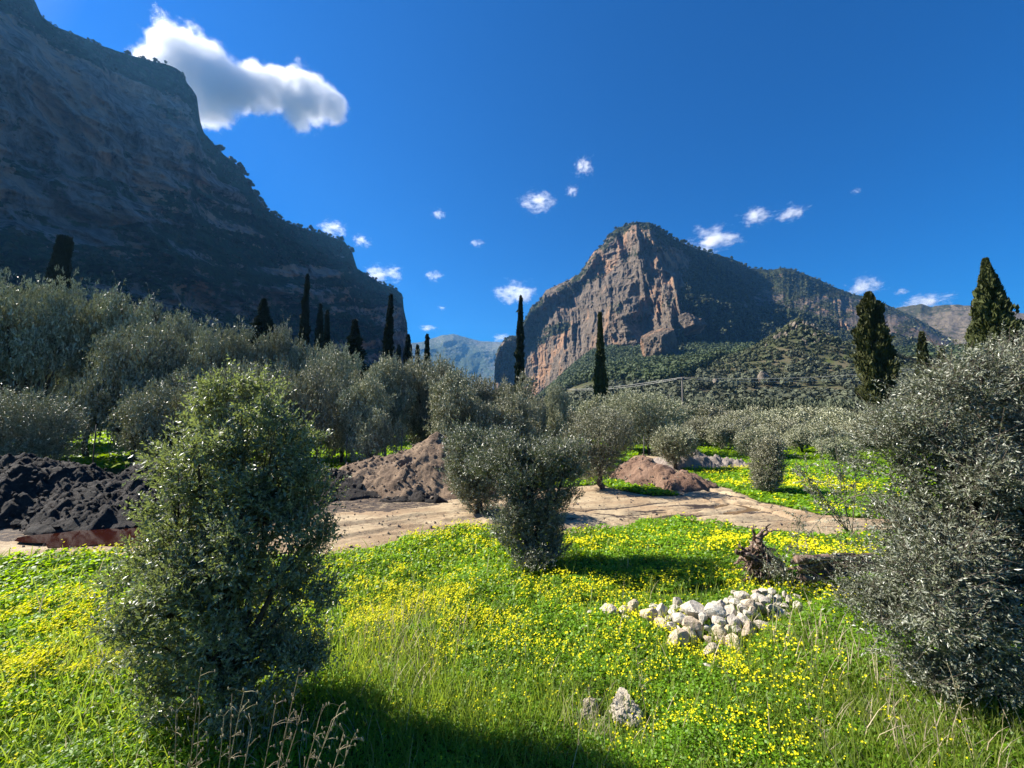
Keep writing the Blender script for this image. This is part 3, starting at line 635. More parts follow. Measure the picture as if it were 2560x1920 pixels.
def clumps(P, size, nq, rng, flat=1.0, hz=.9, fs=1.0):
    """tree-like masses of leafy facets: P base points, size radius"""
    n = len(P); d = sphere(n*nq, rng).reshape(n, nq, 3); r = (.55+.45*rng.random((n, nq)))[..., None]
    sz = size[:, None, None]
    C = P[:, None]+d*r*sz*np.array([1, 1, flat])+np.array([0, 0, 1.])*(size*hz)[:, None, None]
    u = unit(np.cross(d, sphere(n*nq, rng).reshape(n, nq, 3))); v = np.cross(unit(d+.5*rng.normal(size=d.shape)), u)
    q = sz*fs*(.30+.22*rng.random((n, nq, 1)))
    V = np.stack([C-u*q-v*q*.6, C+u*q*.8-v*q, C+u*q+v*q*.7, C-u*q*.7+v*q], 2).reshape(-1, 3)
    var = np.clip(np.repeat(rng.random(n), nq)*.6+.4*rng.random(n*nq), 0, 1)
    return V, np.arange(len(V)).reshape(-1, 4), var
P = np.array(pts[280:]); P = st(P[:, 0], P[:, 1], zt(P[:, 0], P[:, 1]))
V, Q, var = clumps(P, rs.uniform(1.6, 2.9, len(P)), 60, rs, .8, .9, .5)
tag(link('distant_olives', mesh('distant_olives', V, Q, M['farolive'], False, {'var': ('FACE', var)})), 'olive cover of the far slopes beyond the terraces', None, None, 'stuff')
# pine wood on the skirts of the right mountain
th = np.radians(rs.uniform(1.2, 54, 30000)); R = rs.uniform(235, 680, 30000)
x, y = R*np.sin(th), R*np.cos(th); dn = fbm(st(x/50, y/50, 2.), 4, .6, 44)
lim = np.interp(np.degrees(th), [1, 8, 14, 20, 26, 34, 54], [420, 330, 260, 235, 330, 400, 430])
kp = (R > lim) & (dn > -.45) & (np.hypot(x-KX, y-KY) > 38)
x, y = x[kp][:9000], y[kp][:9000]; sz = rs.uniform(2.0, 4.4, len(x))
V, Q, var = clumps(st(x, y, zt(x, y)), sz, 56, rs, 1.1, .9, .5)
tag(link('pine_wood', mesh('pine_wood', V, Q, M['pine'], False, {'var': ('FACE', var)})), 'dark pine wood around the foot of the pyramid mountain', None, None, 'stuff')
# scrub on both mountains and on the rocky knoll
def scrub(Pm, Vm, n, thr, s0, s1, label, seed, crit=None):
    r = np.random.default_rng(seed); Pf = Pm.reshape(-1, 3); Vf = Vm.ravel()+.25*fbm(Pf/14, 3, .6, seed)
    ok = np.where(Vf > thr)[0] if crit is None else np.where((Vf > thr) & crit.ravel())[0]
    ii = r.choice(ok, n); Pp = Pf[ii]+r.normal(size=(n, 3))*.8; V, Q, var = clumps(Pp, r.uniform(s0, s1, n)*r.uniform(.5, 1, n), 14, r, .9, .3)
    tag(link('scrub', mesh('scrub', V, Q, M['scrub'], False, {'var': ('FACE', var)})), label, None, None, 'stuff')
scrub(PL, VL, 7000, .50, 1.5, 3.6, 'dark scrub clinging to the shaded cliffs', 201)
scrub(PR, VR, 9000, .42, 1.5, 3.8, 'scrub and small pines on the flanks of the pyramid mountain', 202)
rk = np.random.default_rng(5); a = rk.uniform(0, 6.28, 1500); r = 75*rk.random(1500)**.8; x, y = KX+r*np.cos(a), KY+r*np.sin(a)
V, Q, var = clumps(st(x, y, zt(x, y)), rk.uniform(.8, 2.4, 1500), 34, rk, .8, .5, .7)
tag(link('scrub', mesh('scrub', V, Q, M['scrub'], False, {'var': ('FACE', var)})), 'grey brown scrub around the pointed rocky knoll', None, None, 'stuff')

# ------------------------------------------------------------------ pines standing on the ridges
pvm = []
for k in range(3):
    r = np.random.default_rng(300+k); V, Q, var = clumps(np.array([[0, 0, .28], [.3, .1, .12], [-.3, .15, .18]])[:2+k % 2], np.array([.36, .28, .25])[:2+k % 2], 60, r, .62, .6, .8)
    mb = MB(); mb.tube([(0, 0, -.1), (.03, .02, .3), (0, 0, .75)], [.045, .035, .02], 5)
    pvm.append((mesh('ridge_pine_crown', V, Q, M['pine'], False, {'var': ('FACE', var)}), mb.mesh('ridge_pine_trunk', M['bark'])))
def ridge_pines(Pm, pxs, spots, group, lab):
    for i, (px, s) in enumerate(spots):
        k = int(np.argmin(np.abs(pxs-px))); p = Pm[-1, k]+np.array([0, 0, -.6]); cr, tr = pvm[i % 3]; s = s*(.45+.55*((i*37) % 11)/10)
        place_tree('pine_tree', cr, tr, p, i*1.7, (s, s, s*1.05), lab, 'pine tree', group)
rp = np.random.default_rng(9)
ridge_pines(PL, pxL, [(x+rp.uniform(-3, 3), rp.uniform(7, 15)) for x in list(np.linspace(512, 520, 3))+list(np.linspace(545, 680, 24))], 'pines along the steep middle crest of the left mountain', 'small pine on the steep middle crest of the shaded left mountain')
ridge_pines(PL, pxL, [(x+rp.uniform(-3, 3), rp.uniform(6, 13)) for x in np.linspace(690, 868, 20)], 'pines along the gentle lower crest of the left mountain', 'small umbrella pine on the gentle crest above the white cloud')
ridge_pines(PL, pxL, [(x+rp.uniform(-3, 3), rp.uniform(6, 10)) for x in np.linspace(903, 985, 14)], 'pines above the final cliff of the left mountain', 'small pine on the slope just above the final cliff')
ridge_pines(PL, pxL, [(x, rp.uniform(5, 8)) for x in (153, 170, 262, 268, 303, 335, 345)], 'lone pines on the high left crest', 'tiny lone pine on the high crest at the far left')
ridge_pines(PR, pxR, [(x, rp.uniform(6, 10)) for x in (1388, 1470, 1505, 1520, 1547, 1574)], 'pines on the left crest of the pyramid mountain', 'small pine on the left crest of the pyramid mountain')
ridge_pines(PR, pxR, [(x+rp.uniform(-3, 3), rp.uniform(7, 13)) for x in list(np.linspace(1650, 1705, 12))+list(np.linspace(1715, 1795, 14))+[1842, 1876, 1883, 1900, 1915, 1940]], 'pines on the right crest of the pyramid mountain', 'dark pine on the crest falling right from the summit')

# ------------------------------------------------------------------ cypresses
def cypress(px, d, top_py, wpx, lean, label, seed, fac=1.0, kind='cypress', cut=1.0, group=None, pine=False, bare=0.0, fmat=None, prof=None):
    rng = np.random.default_rng(seed); x = (px-1280)/F*d; z = float(gz_at(x, d)); H = dp(px, top_py, d).z-z; W_ = wpx/F*d*.5*(.8 if px < 2150 else .66)
    n = int(8200*fac); t = bare+(1-bare)*rng.random(n)**.85
    if pine: rad = W_*np.clip((1.01-t)*5.0, 0, 1.7)*(.55+.45*np.abs(np.sin(t*26+seed)))
    elif prof is not None: rad = W_*np.interp(t, *zip(*prof))
    else: rad = W_*np.interp(t, [0, .12, .35, .6, .8, .93, 1], [.55, .9, 1, .85, .55, .28, .07])
    a = rng.uniform(0, 6.28, n); lump = .84+(.25 if px < 200 else .85 if px < 2150 else 1.35)*fbm(st(np.cos(a)*1.9+seed, np.sin(a)*1.9, t*H/max(W_, .4)/1.0), 3, .6, seed)
    r = rad*lump*(.55+.5*rng.random(n)); lx = lean*H*t**1.3
    P = st(r*np.cos(a)+lx, r*np.sin(a), t*H*cut); dd = unit(st(np.cos(a)*.45, np.sin(a)*.45, 1.0+0*a)+.3*rng.normal(size=(n, 3)))
    if pine: dd = unit(st(np.cos(a), np.sin(a), .15+0*a)+.3*rng.normal(size=(n, 3)))
    s = .0145*d/2.2*(.6+.7*rng.random(n))*(1.15 if d > 40 else 1.3)
    V, Q = leaves(P-dd*s[:, None], dd, s*1.6, s*.42, rng, bend=.1)
    var = np.clip(.5+.6*fbm(P*1.5/W_, 3, .5, 3)+.15*rng.normal(size=n), 0, 1)
    cr = mesh('cypress_crown', V, Q, fmat or M['cyp'], False, {'var': ('FACE', var)})
    mb = MB(); tt = np.linspace(0, .97, 9); mb.tube(st(lean*H*tt**1.3, 0*tt, tt*H*cut-.2*(tt == 0)), np.linspace(.16, .02, 9)*max(H/14, .5), 7, .08)
    for j in range(18):
        q = bare+(.95-bare)*rng.random(); aa = rng.uniform(0, 6.28); e = W_*.8*(1.05-q); o = np.array([lean*H*q**1.3, 0, q*H*cut]); mb.tube([o, o+np.array([math.cos(aa)*e*.5, math.sin(aa)*e*.5, e*.7]), o+np.array([math.cos(aa)*e*.8, math.sin(aa)*e*.8, e*1.6])], [.04, .025, .01], 4)
    return place_tree('pine_tree' if pine else 'cypress_tree', cr, mb.mesh('cypress_trunk', M['bark']), (x, d, z), 0, 1, label, 'pine tree' if pine else 'cypress', group)
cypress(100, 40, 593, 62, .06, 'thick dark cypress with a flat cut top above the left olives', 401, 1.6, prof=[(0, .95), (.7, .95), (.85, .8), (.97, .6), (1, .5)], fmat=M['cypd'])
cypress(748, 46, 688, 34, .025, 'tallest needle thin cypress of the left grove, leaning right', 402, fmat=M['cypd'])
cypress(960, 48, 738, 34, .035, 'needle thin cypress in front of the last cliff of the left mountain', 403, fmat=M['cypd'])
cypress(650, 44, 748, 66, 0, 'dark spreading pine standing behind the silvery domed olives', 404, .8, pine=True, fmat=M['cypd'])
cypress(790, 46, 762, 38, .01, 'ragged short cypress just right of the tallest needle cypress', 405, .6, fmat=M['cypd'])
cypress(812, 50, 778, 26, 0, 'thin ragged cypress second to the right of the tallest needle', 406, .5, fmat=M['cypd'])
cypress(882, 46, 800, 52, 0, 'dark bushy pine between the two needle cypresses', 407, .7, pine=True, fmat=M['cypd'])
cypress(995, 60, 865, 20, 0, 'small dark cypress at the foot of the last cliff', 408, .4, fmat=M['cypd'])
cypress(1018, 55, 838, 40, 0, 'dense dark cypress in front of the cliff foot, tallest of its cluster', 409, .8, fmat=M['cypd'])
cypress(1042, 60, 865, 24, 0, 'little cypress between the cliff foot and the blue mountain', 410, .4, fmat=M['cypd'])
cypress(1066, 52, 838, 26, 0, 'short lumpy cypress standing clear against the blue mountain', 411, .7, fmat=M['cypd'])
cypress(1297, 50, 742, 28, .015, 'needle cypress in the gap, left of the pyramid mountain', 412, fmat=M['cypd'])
cypress(1502, 48, 783, 42, .004, 'slender cypress in front of the middle of the lit cliffs', 413, 1.2, prof=[(0, .8), (.3, 1), (.5, .85), (.7, .5), (.85, .28), (1, .06)])
cypress(2190, 32, 733, 92, -.006, 'tall full cypress with a pale bare foot left of the right bush', 414, 2.6, bare=.3, prof=[(.3, .5), (.42, .95), (.6, 1), (.8, .72), (.92, .55), (1, .12)])
cypress(2315, 36, 832, 52, 0, 'small cypress with a bare dead tip between the two big cypresses', 415, .9)
cypress(2362, 38, 868, 52, 0, 'lowest bushy cypress left of the ragged right cypress', 416, .8)
cypress(2498, 24, 648, 130, -.012, 'broad ragged cypress towering over the right bush', 417, 3.4, prof=[(0, .9), (.35, 1.15), (.52, .95), (.60, 1.1), (.70, .72), (.84, .5), (.95, .22), (1, .05)])
cypress(2590, 22, 860, 120, 0, 'cypress cut by the right edge beside the ragged one', 418, 1.2)
for k in range(9):
    cypress(2250+k*8, 230, 888+(k*7) % 11, 7, 0, 'tiny cypress of a far row under the brown ridge', 430+k, .05, group='far row of cypresses')

# ------------------------------------------------------------------ heaps of soil
def heap_mat(name, c1, c2, c3, sc=3.0, bs=.9):
    m = NT(name); p = m.pos(); n1 = m.noise(sc*.5, 8, .65, p); n2 = m.noise(sc*4, 8, .72, p, .5); n3 = m.noise(sc*14, 5, .7)
    cc = m.mix(m.g(n1, .38, .62), c1, c2); cc = m.mix(m.g(n2, .55, .68), cc, c3); cc = m.mix(m.g(n3, .62, .72), cc, tuple(min(.6, x*2.2) for x in c3))
    return m.done(m.bsdf(cc, .85, .3, m.math('ADD', m.math('MULTIPLY', n2, 3.), n3), bs, .035))
M['mulch'] = heap_mat('black_mulch', (.010, .009, .009), (.030, .024, .021), (.075, .062, .054), 4.0)  # pale specks in the colour paint the sparkle of the mulch
M['brown'] = heap_mat('brown_gravelly_soil', (.125, .082, .053), (.24, .165, .105), (.31, .23, .155))
M['red'] = heap_mat('red_brown_soil', (.15, .085, .055), (.25, .155, .105), (.30, .20, .14))
M['grey'] = heap_mat('grey_rubble', (.20, .165, .14), (.30, .25, .215), (.38, .33, .28))
def heap(name, bumps, mat, label, x0, x1, y0, y1, res, rough, seed, thr=.04):
    """bumps: (x, y, height, rx, ry, power)"""
    xs = np.arange(x0, x1, res); ys = np.arange(y0, y1, res); X, Y = np.meshgrid(xs, ys); Z = 0*X
    wx = X+.5*fbm(st(X/1.3, Y/1.3, seed), 3, .5, 7); wy = Y+.5*fbm(st(X/1.3, Y/1.3, seed+5.), 3, .5, 8)
    for (bx, by, h, rx, ry, pw) in bumps:
        r = np.hypot((wx-bx)/rx, (wy-by)/ry); Z = np.maximum(Z, h*np.clip(1-r**pw, 0, 1)) if h > 0 else Z+h*np.clip(1-r**2, 0, 1)
    k = ss(0, .35, Z)
    Z = Z+k*rough*(.9*fbm(st(X/.8, Y/.8, seed+0.*X), 4, .6, seed)-1.0*ridged(st(X/.30, Y/.24, 1.+0*X), 4, .6, seed+2)+.3)
    G = gz_at(X, Y); keepv = (Z > thr); fc = grid_faces(len(xs), len(ys)); kf = keepv.ravel()[fc].any(1)
    Zt = np.where(keepv, G+Z, G-.12); used = np.zeros(X.size, bool); used[fc[kf].ravel()] = True; rm = np.cumsum(used)-1
    o = link(name, mesh(name, st(X, Y, Zt).reshape(-1, 3)[used], rm[fc[kf]], mat, True)); tag(o, label, 'soil heap', 'heaps beside the track'); return o
def g_(px, py): return tuple(float(v) for v in gp(px, py))
# black heap on the left
heap('mulch_heap', [(-14.6, 12.9, 1.62, 3.8, 2.35, 1.3), (-17.5, 13.2, 1.9, 3.0, 2.6, 1.3), (-11.4, 12.6, 1.05, 3.4, 1.95, 1.3), (-11.2, 14.6, 1.75, 3.2, 2.5, 1.4), (-9.0, 13.4, 1.4, 3.2, 2.3, 1.4)], M['mulch'],
     'long glistening black mulch heap at the left', -21, -5.4, 10.2, 17.5, .05, .20, 3.0)
# brown mound with a hollow
heap('soil_heap', [(-3.15, 17.4, 2.2, 3.3, 2.9, 1.15), (-2.0, 16.9, 1.6, 2.6, 2.4, 1.1), (-5.2, 17.0, 1.25, 3.3, 2.2, 1.1), (-6.6, 16.4, .7, 2.2, 1.6, 1.2), (-3.75, 16.25, -.45, .45, .5, 2)], M['brown'],
     'tallest brown soil heap with a dark hollow near its peak', -10, 1.2, 13.4, 20.5, .045, .10, 6.0)
heap('soil_heap', [(-6.6, 15.7, .85, 2.4, 1.4, 1.2), (-8.0, 15.3, .5, 2.2, 1.2, 1.2), (-5.0, 15.3, .3, 1.2, .6, 1.2)], M['mulch'],
     'dark mulch spilled against the left foot of the brown heap', -10.5, -2.5, 13.4, 17.4, .045, .14, 9.0)
heap('soil_heap', [(-3.15, 14.55, .34, .7, .35, 1.5), (-2.3, 14.2, .22, .6, .3, 1.5), (-3.9, 14.1, .2, .7, .3, 1.5)], M['mulch'],
     'small clump of black mulch at the front foot of the brown heap', -5, -1.2, 13.5, 15.2, .03, .22, 11.0)
heap('soil_heap', [(5.9, 17.6, .85, 1.5, 1.2, 1.1), (6.6, 17.0, .6, 1.3, .9, 1.2), (5.7, 18.8, 1.0, 1.4, 1.4, 1.2)], M['red'],
     'small red brown soil heap where the track bends', 2.6, 9.2, 14.8, 21, .045, .10, 13.0)
heap('rubble_heap', [(10.3, 23.6, .95, 1.7, 1.0, 1.2), (11.7, 23.4, .75, 1.7, .9, 1.2), (9.3, 24.0, .8, 1.3, .9, 1.2)], M['grey'],
     'low grey rubble heap beyond the small round olive', 7, 14.5, 21.8, 25.6, .06, .22, 17.0)

M['gravel'] = heap_mat('gravel', (.26, .20, .15), (.36, .29, .22), (.16, .12, .09), 9.0)
def pebbles(n, fx, s0, s1, label, seed, mat):
    r = np.random.default_rng(seed); x, y = fx(r, n); z = HT(x, y); k = ~np.isnan(z); x, y, z = x[k], y[k], z[k]; n = len(x); iv, fi = ico(1)
    D = r.normal(size=(n, 3, 3)); Q_, _r = np.linalg.qr(D); sc = (s0+(s1-s0)*r.random(n)**4)[:, None, None]*r.uniform(.5, 1, (n, 1, 3))
    V = (iv[None]*(1+.25*r.normal(size=(n, len(iv), 1)))*sc)@Q_+st(x, y, z+sc[:, 0, 0]*.3)[:, None]
    tag(link('gravel', mesh('gravel', V.reshape(-1, 3), (fi[None]+np.arange(n)[:, None, None]*len(iv)).reshape(-1, 3), mat)), label, None, None, 'stuff')
def HT(x, y): return np.where(dirt(x, y), gz_at(x, y), np.nan)
pebbles(5200, lambda r, n: (r.uniform(-11, 17, n), 8.2+9*r.random(n)**1.3), .008, .05, 'loose gravel and clods scattered on the bare track', 3, M['gravel'])
_dg = bpy.context.evaluated_depsgraph_get()
def HT(x, y, nm=('soil_heap', 'mulch_heap', 'rubble_heap')):
    out = np.full(len(x), np.nan)
    for o in [q for q in bpy.data.objects if q.name.split('.')[0] in nm]:
        co = np.empty(len(o.data.vertices)*3, np.float32); o.data.vertices.foreach_get('co', co); co = co.reshape(-1, 3)
        key = {(int(a*10), int(b*10)): c_ for a, b, c_ in co}
        for i in range(len(x)):
            z = key.get((int(x[i]*10), int(y[i]*10)))
            if z is not None and (np.isnan(out[i]) or z > out[i]): out[i] = z
    return out
pebbles(5000, lambda r, n: (r.uniform(-9.5, 9, n), r.uniform(13.6, 20.5, n)), .012, .075, 'stones and clods lying on the soil heaps', 4, M['gravel'])
pebbles(3500, lambda r, n: (r.uniform(-20, -6, n), r.uniform(10.2, 17, n)), .02, .10, 'dark clods on the mulch heap', 5, M['mulch'])

# ------------------------------------------------------------------ puddles
def puddle(poly, col, label, dz, seed, rough=.06):
    P = [gp(*p) for p in poly]; c_ = np.mean(P, 0); r = []
    n = 90; A = np.linspace(0, 2*np.pi, n, endpoint=False); Pp = np.array(P); an = np.arctan2(Pp[:, 1]-c_[1], Pp[:, 0]-c_[0]); rd = np.hypot(Pp[:, 1]-c_[1], Pp[:, 0]-c_[0]); o = np.argsort(an)
    rr = np.interp(A-np.pi, an[o], rd[o], period=2*np.pi)*(1+.12*fbm(st(np.cos(A)*4, np.sin(A)*4, A*0+seed), 3))
    X = c_[0]+rr*np.cos(A-np.pi); Y = c_[1]+rr*np.sin(A-np.pi); z = float(np.percentile(gz_at(X, Y), 70))+dz
    m = NT('muddy_water'); b = m.n('TexNoise', {'Vector': m.pos(), 'Scale': 6.0, 'Detail': 2.0}).outputs[0]
    mm = m.done(m.bsdf(col, rough, .5, b, .03, .02))
    V = np.vstack([st(X, Y, 0*X+z), [[c_[0], c_[1], z]]]); i = np.arange(n)
    o = link('puddle', mesh('puddle', V, np.stack([i, (i+1) % n, np.full(n, n)], 1), mm)); tag(o, label, None, None, 'structure')
puddle([(40, 1352), (150, 1342), (300, 1334), (420, 1326), (470, 1345), (400, 1366), (250, 1370), (110, 1368)], (.026, .006, .003), 'rust brown puddle before the black heap', .025, 1., .12)
puddle([(1795, 1282), (1850, 1270), (1895, 1282), (1885, 1298), (1830, 1296)], (.17, .105, .05), 'muddy puddle in the wheel ruts', -.03, 2., .15)

# ------------------------------------------------------------------ stones
M['stone'] = None
def stone_mat(name, a, b, d, sc=9):
    m = NT(name); oc = m.pos((1, 1, 1), True); rnd = m.n('ObjectInfo').outputs['Random']
    n1 = m.noise(sc*.25, 6, .6, oc); n2 = m.noise(sc, 8, .7, oc)
    cc = m.mix(m.g(n1, .35, .65), a, b); cc = m.mix(m.g(n2, .58, .72), cc, d)
    cc = m.n('HueSaturation', {'Color': cc, 'Value': m.math('ADD', m.math('MULTIPLY', rnd, .35), .75), 'Hue': m.math('ADD', m.math('MULTIPLY', rnd, .02), .49)}).outputs[0]
    return m.done(m.bsdf(cc, .9, .2, m.math('ADD', m.math('MULTIPLY', n2, 1.), n1), .5, .05))
M['stone'] = stone_mat('pale_limestone', (.50, .44, .35), (.60, .55, .46), (.27, .215, .15))
M['stonet'] = stone_mat('tan_limestone', (.50, .39, .27), (.58, .48, .35), (.26, .19, .13))
M['stoned'] = stone_mat('weathered_dark_limestone', (.30, .25, .19), (.44, .38, .30), (.045, .04, .03), 4)
def stone_mesh(seed, mat, sub=4, cuts=11, rough=.06):
    r = np.random.default_rng(seed); V = ico(sub)[0].copy()
    for k in range(cuts):
        nn = unit(r.normal(size=3)); dd = r.uniform(.48, .84); q = V@nn; V = V-np.where(q > dd, (q-dd)*.92, 0)[:, None]*nn
    V = V*(1+.14*fbm(V*1.3+seed, 3, .5, seed)+rough*fbm(V*5+seed, 4, .6, seed+1))[:, None]
    V = V/np.abs(V).max(0); return mesh('stone', V, ico(sub)[1], mat, False)
SM = [stone_mesh(k, M['stone'], 4) for k in range(8)]; ST = [stone_mesh(20+k, M['stonet'], 4) for k in range(4)]; SDk = [stone_mesh(30+k, M['stoned'], 4, 12, .12) for k in range(2)]
def q2(X, Y): return 1440+X*.2893, 1440+Y*.2893
PILE = [(885, 215, 80, 100, .05, 0), (1000, 262, 240, 130, .18, 0), (910, 335, 150, 80, .15, 0), (1010, 385, 180, 90, .12, 1), (1090, 330, 70, 80, .22, 0), (1190, 300, 170, 140, .14, 0), (1260, 240, 100, 100, .12, 0),
        (1335, 285, 120, 120, .12, 0), (1240, 360, 110, 80, .14, 0), (1220, 440, 130, 100, .08, 1), (740, 385, 120, 80, .06, 1), (835, 405, 90, 70, .08, 0), (870, 520, 200, 150, 0, 1), (975, 485, 130, 140, 0, 1), (1080, 480, 55, 100, 0, 0),
        (1255, 520, 100, 95, 0, 1), (1170, 600, 150, 130, 0, 2), (1150, 510, 80, 50, .04, 1), (1310, 440, 110, 80, .06, 1), (1370, 380, 110, 130, .1, 0), (1365, 545, 120, 140, 0, 1), (1490, 465, 140, 170, 0, 1), (1460, 370, 110, 80, .12, 0),
        (1430, 250, 90, 90, .15, 0), (1520, 290, 70, 90, .12, 1), (1500, 215, 120, 80, .2, 1), (1440, 145, 120, 70, .14, 0), (1570, 165, 110, 70, .16, 0), (1620, 195, 100, 55, .2, 0), (1600, 110, 90, 50, .2, 0), (1700, 110, 80, 50, .12, 0),
        (1690, 262, 90, 75, .06, 0), (1610, 262, 80, 95, .08, 1), (1740, 170, 90, 60, .08, 0), (1790, 240, 70, 45, .05, 0), (1840, 180, 60, 80, .04, 0), (1550, 120, 70, 45, .2, 1), (1380, 200, 90, 60, .14, 0), (1480, 310, 80, 60, .14, 0),
        (1420, 330, 80, 60, .14, 0), (1330, 340, 70, 60, .14, 0), (1560, 330, 80, 60, .06, 0), (1300, 200, 80, 50, .1, 0), (1200, 220, 70, 40, .06, 0), (1130, 420, 60, 50, .12, 0), (1560, 240, 80, 60, .14, 0), (1660, 160, 80, 50, .14, 0), (1390, 440, 90, 70, .08, 0)]
EDGE = [(120, 300, 70, 70, 'small round stone at the far left end of the stone pile', 0), (275, 272, 160, 80, 'flat pale stone second from the left end of the pile', 0), (410, 265, 90, 75, 'stone leaning against the pointed stone left of the pile', 0),
        (490, 245, 100, 120, 'pointed brownish stone standing at the left of the pile', 1), (640, 325, 150, 145, 'big tan angular stone at the left of the pile', 1), (430, 348, 70, 45, 'small pale stone half hidden in flowers left of the pile', 0),
        (670, 250, 80, 50, 'pale stone tucked behind the big tan angular stone', 0), (750, 285, 110, 115, 'ribbed white stone between the angular stone and the largest stone', 0), (1645, 425, 170, 80, 'long flat white stone at the right front of the pile', 0),
        (1800, 418, 95, 35, 'thin flat stone right of the long white stone', 0), (1145, 750, 95, 75, 'white stone lying alone in front of the pile', 0), (1915, 255, 80, 90, 'upright white stone at the right end of the pile', 0),
        (1910, 160, 60, 35, 'small white stone behind the right end of the pile', 0), (2060, 225, 90, 45, 'grey stone furthest right by the shaded trunk', 2), (2010, 362, 80, 45, 'pale stone in the grass at the lower right of the pile', 0),
        (1850, 330, 80, 50, 'tan stone among flowers below the right end of the pile', 1), (1440, 615, 95, 45, 'tan stone sunk in flowers at the front right of the pile', 1), (1370, 118, 70, 35, 'little pale stone at the back left of the log', 0),
        (1880, 790, 110, 80, 'rough white rock in the grass right of the flowers', 0), (2090, 925, 70, 45, 'small white rock near the right bush', 0), (1960, 900, 70, 40, 'low pale rock between the two rough white rocks', 0), (90, 415, 65, 25, 'tiny flat white stone left of the pile', 0), (1320, 690, 50, 45, 'tiny pale stone at the front tip of the pile', 0), (700, 435, 90, 35, 'flat pale stone under the tan angular stone', 0)]
rz = random.Random(4)
def put_stone(X, Y, w, h, up, kind, label, group=None):
    px, py = q2(X, Y); pyb = py+h*.2893*.35; x, y = gp(px, pyb, up+.06); wr = w*.2893/F*y*.5; hr = h*.2893/F*y*.5
    zb = float(gz_at(x, y)); pool = (SM, ST, SDk)[kind]; o = link('stone', rz.choice(pool))
    o.location = (x, y, zb+up+hr*.62); o.scale = (wr*1.12, wr*rz.uniform(.8, 1.0), hr*1.16); o.rotation_euler = (rz.uniform(-.25, .25), rz.uniform(-.3, .3), rz.uniform(-.5, .5))
    tag(o, label, 'stone', group); return o
SG = 'stones heaped in the pile'
named = {1: 'largest white stone on top of the pile', 12: 'big smooth brown boulder at the left front of the pile', 13: 'tall tan stone just behind the smooth brown boulder', 15: 'round tan cobble in the middle of the pile front', 16: 'blotched boulder with black lichen at the pile tip', 21: 'large upright tan stone at the right front of the pile', 14: 'slim grey stone in the dark gap of the pile'}
for i, (X, Y, w, h, up, k) in enumerate(PILE):
    put_stone(X, Y, w, h, up, k, named.get(i, ('pale stone lying within the body of the stone pile', 'tan stone lying within the body of the stone pile', 'dark stone of the pile')[k]), SG)
for (X, Y, w, h, lab, k) in EDGE: put_stone(X, Y, w, h, .02, k, lab, 'stones around the pile')
for k in range(60):
    X = rz.uniform(800, 1850); Y = 300-120*(X-1000)/800+rz.uniform(-70, 150)
    put_stone(X, Y, rz.uniform(40, 85), rz.uniform(35, 65), rz.uniform(0, .07), 0, 'small pale stone filling a gap in the pile', SG)
for (X, Y, w, h, k, lab, sd) in [(120, 1150, 210, 190, 2, 'crumbly pale rock low in the foreground grass', 71), (450, 1170, 320, 240, 2, 'cracked foreground boulder, lit left face and black right side', 72)]:
    px, py = q2(X, Y); x, y = gp(px, py+h*.2893*.22); me = stone_mesh(sd, M['stoned'], 5, 9, .34); o = link('rock', me)
    wr = w*.2893/F*y*.5; hr = h*.2893/F*y*.5; o.location = (x, y, float(gz_at(x, y))+hr*.55); o.scale = (wr*1.1, wr*.9, hr*1.0); o.rotation_euler = (.25, .5 if sd == 72 else -.2, .7); tag(o, lab, 'rock')

# ------------------------------------------------------------------ uprooted stump and log
m = NT('dead_wood'); p = m.pos((1, 1, 1), True); n1 = m.noise(3, 6, .6, p); n2 = m.n('TexNoise', {'Vector': m.pos((14, 14, 3), True), 'Scale': 2.0, 'Detail': 7.0, 'Roughness': .7}).outputs[0]
cc = m.mix(m.g(n1, .4, .62), (.07, .045, .033), (.24, .16, .115)); cc = m.mix(m.g(n2, .5, .66), cc, (.46, .37, .30)); M['dead'] = m.done(m.bsdf(cc, .9, .2, n2, 1.0, .03))
def zp(X, Y, d): return dp(1760+X*.1989, 1280+Y*.1989, d)
bx, by = gp(1900, 1450); st0 = empty('tree_stump', (bx, by, float(gz_at(bx, by)))); o0 = Vector((bx, by, st0.location.z))
tag(st0, 'uprooted stump with clawing roots behind the stone pile', 'tree stump')
def zl(X, Y, d): return tuple(zp(X, Y, d)-o0)
DS = float(by)
mb = MB(); mb.tube([zl(820, 760, DS+.25), zl(740, 640, DS+.1), zl(700, 520, DS), zl(665, 400, DS-.05), zl(660, 330, DS)], [.26, .24, .17, .10, .05], 14, .28, 3)
mb.tube([zl(900, 830, DS+.1), zl(760, 760, DS), zl(660, 690, DS), zl(560, 600, DS)], [.22, .2, .15, .06], 12, .28, 4)
link('root_plate', mb.mesh('root_plate', M['dead']), st0)
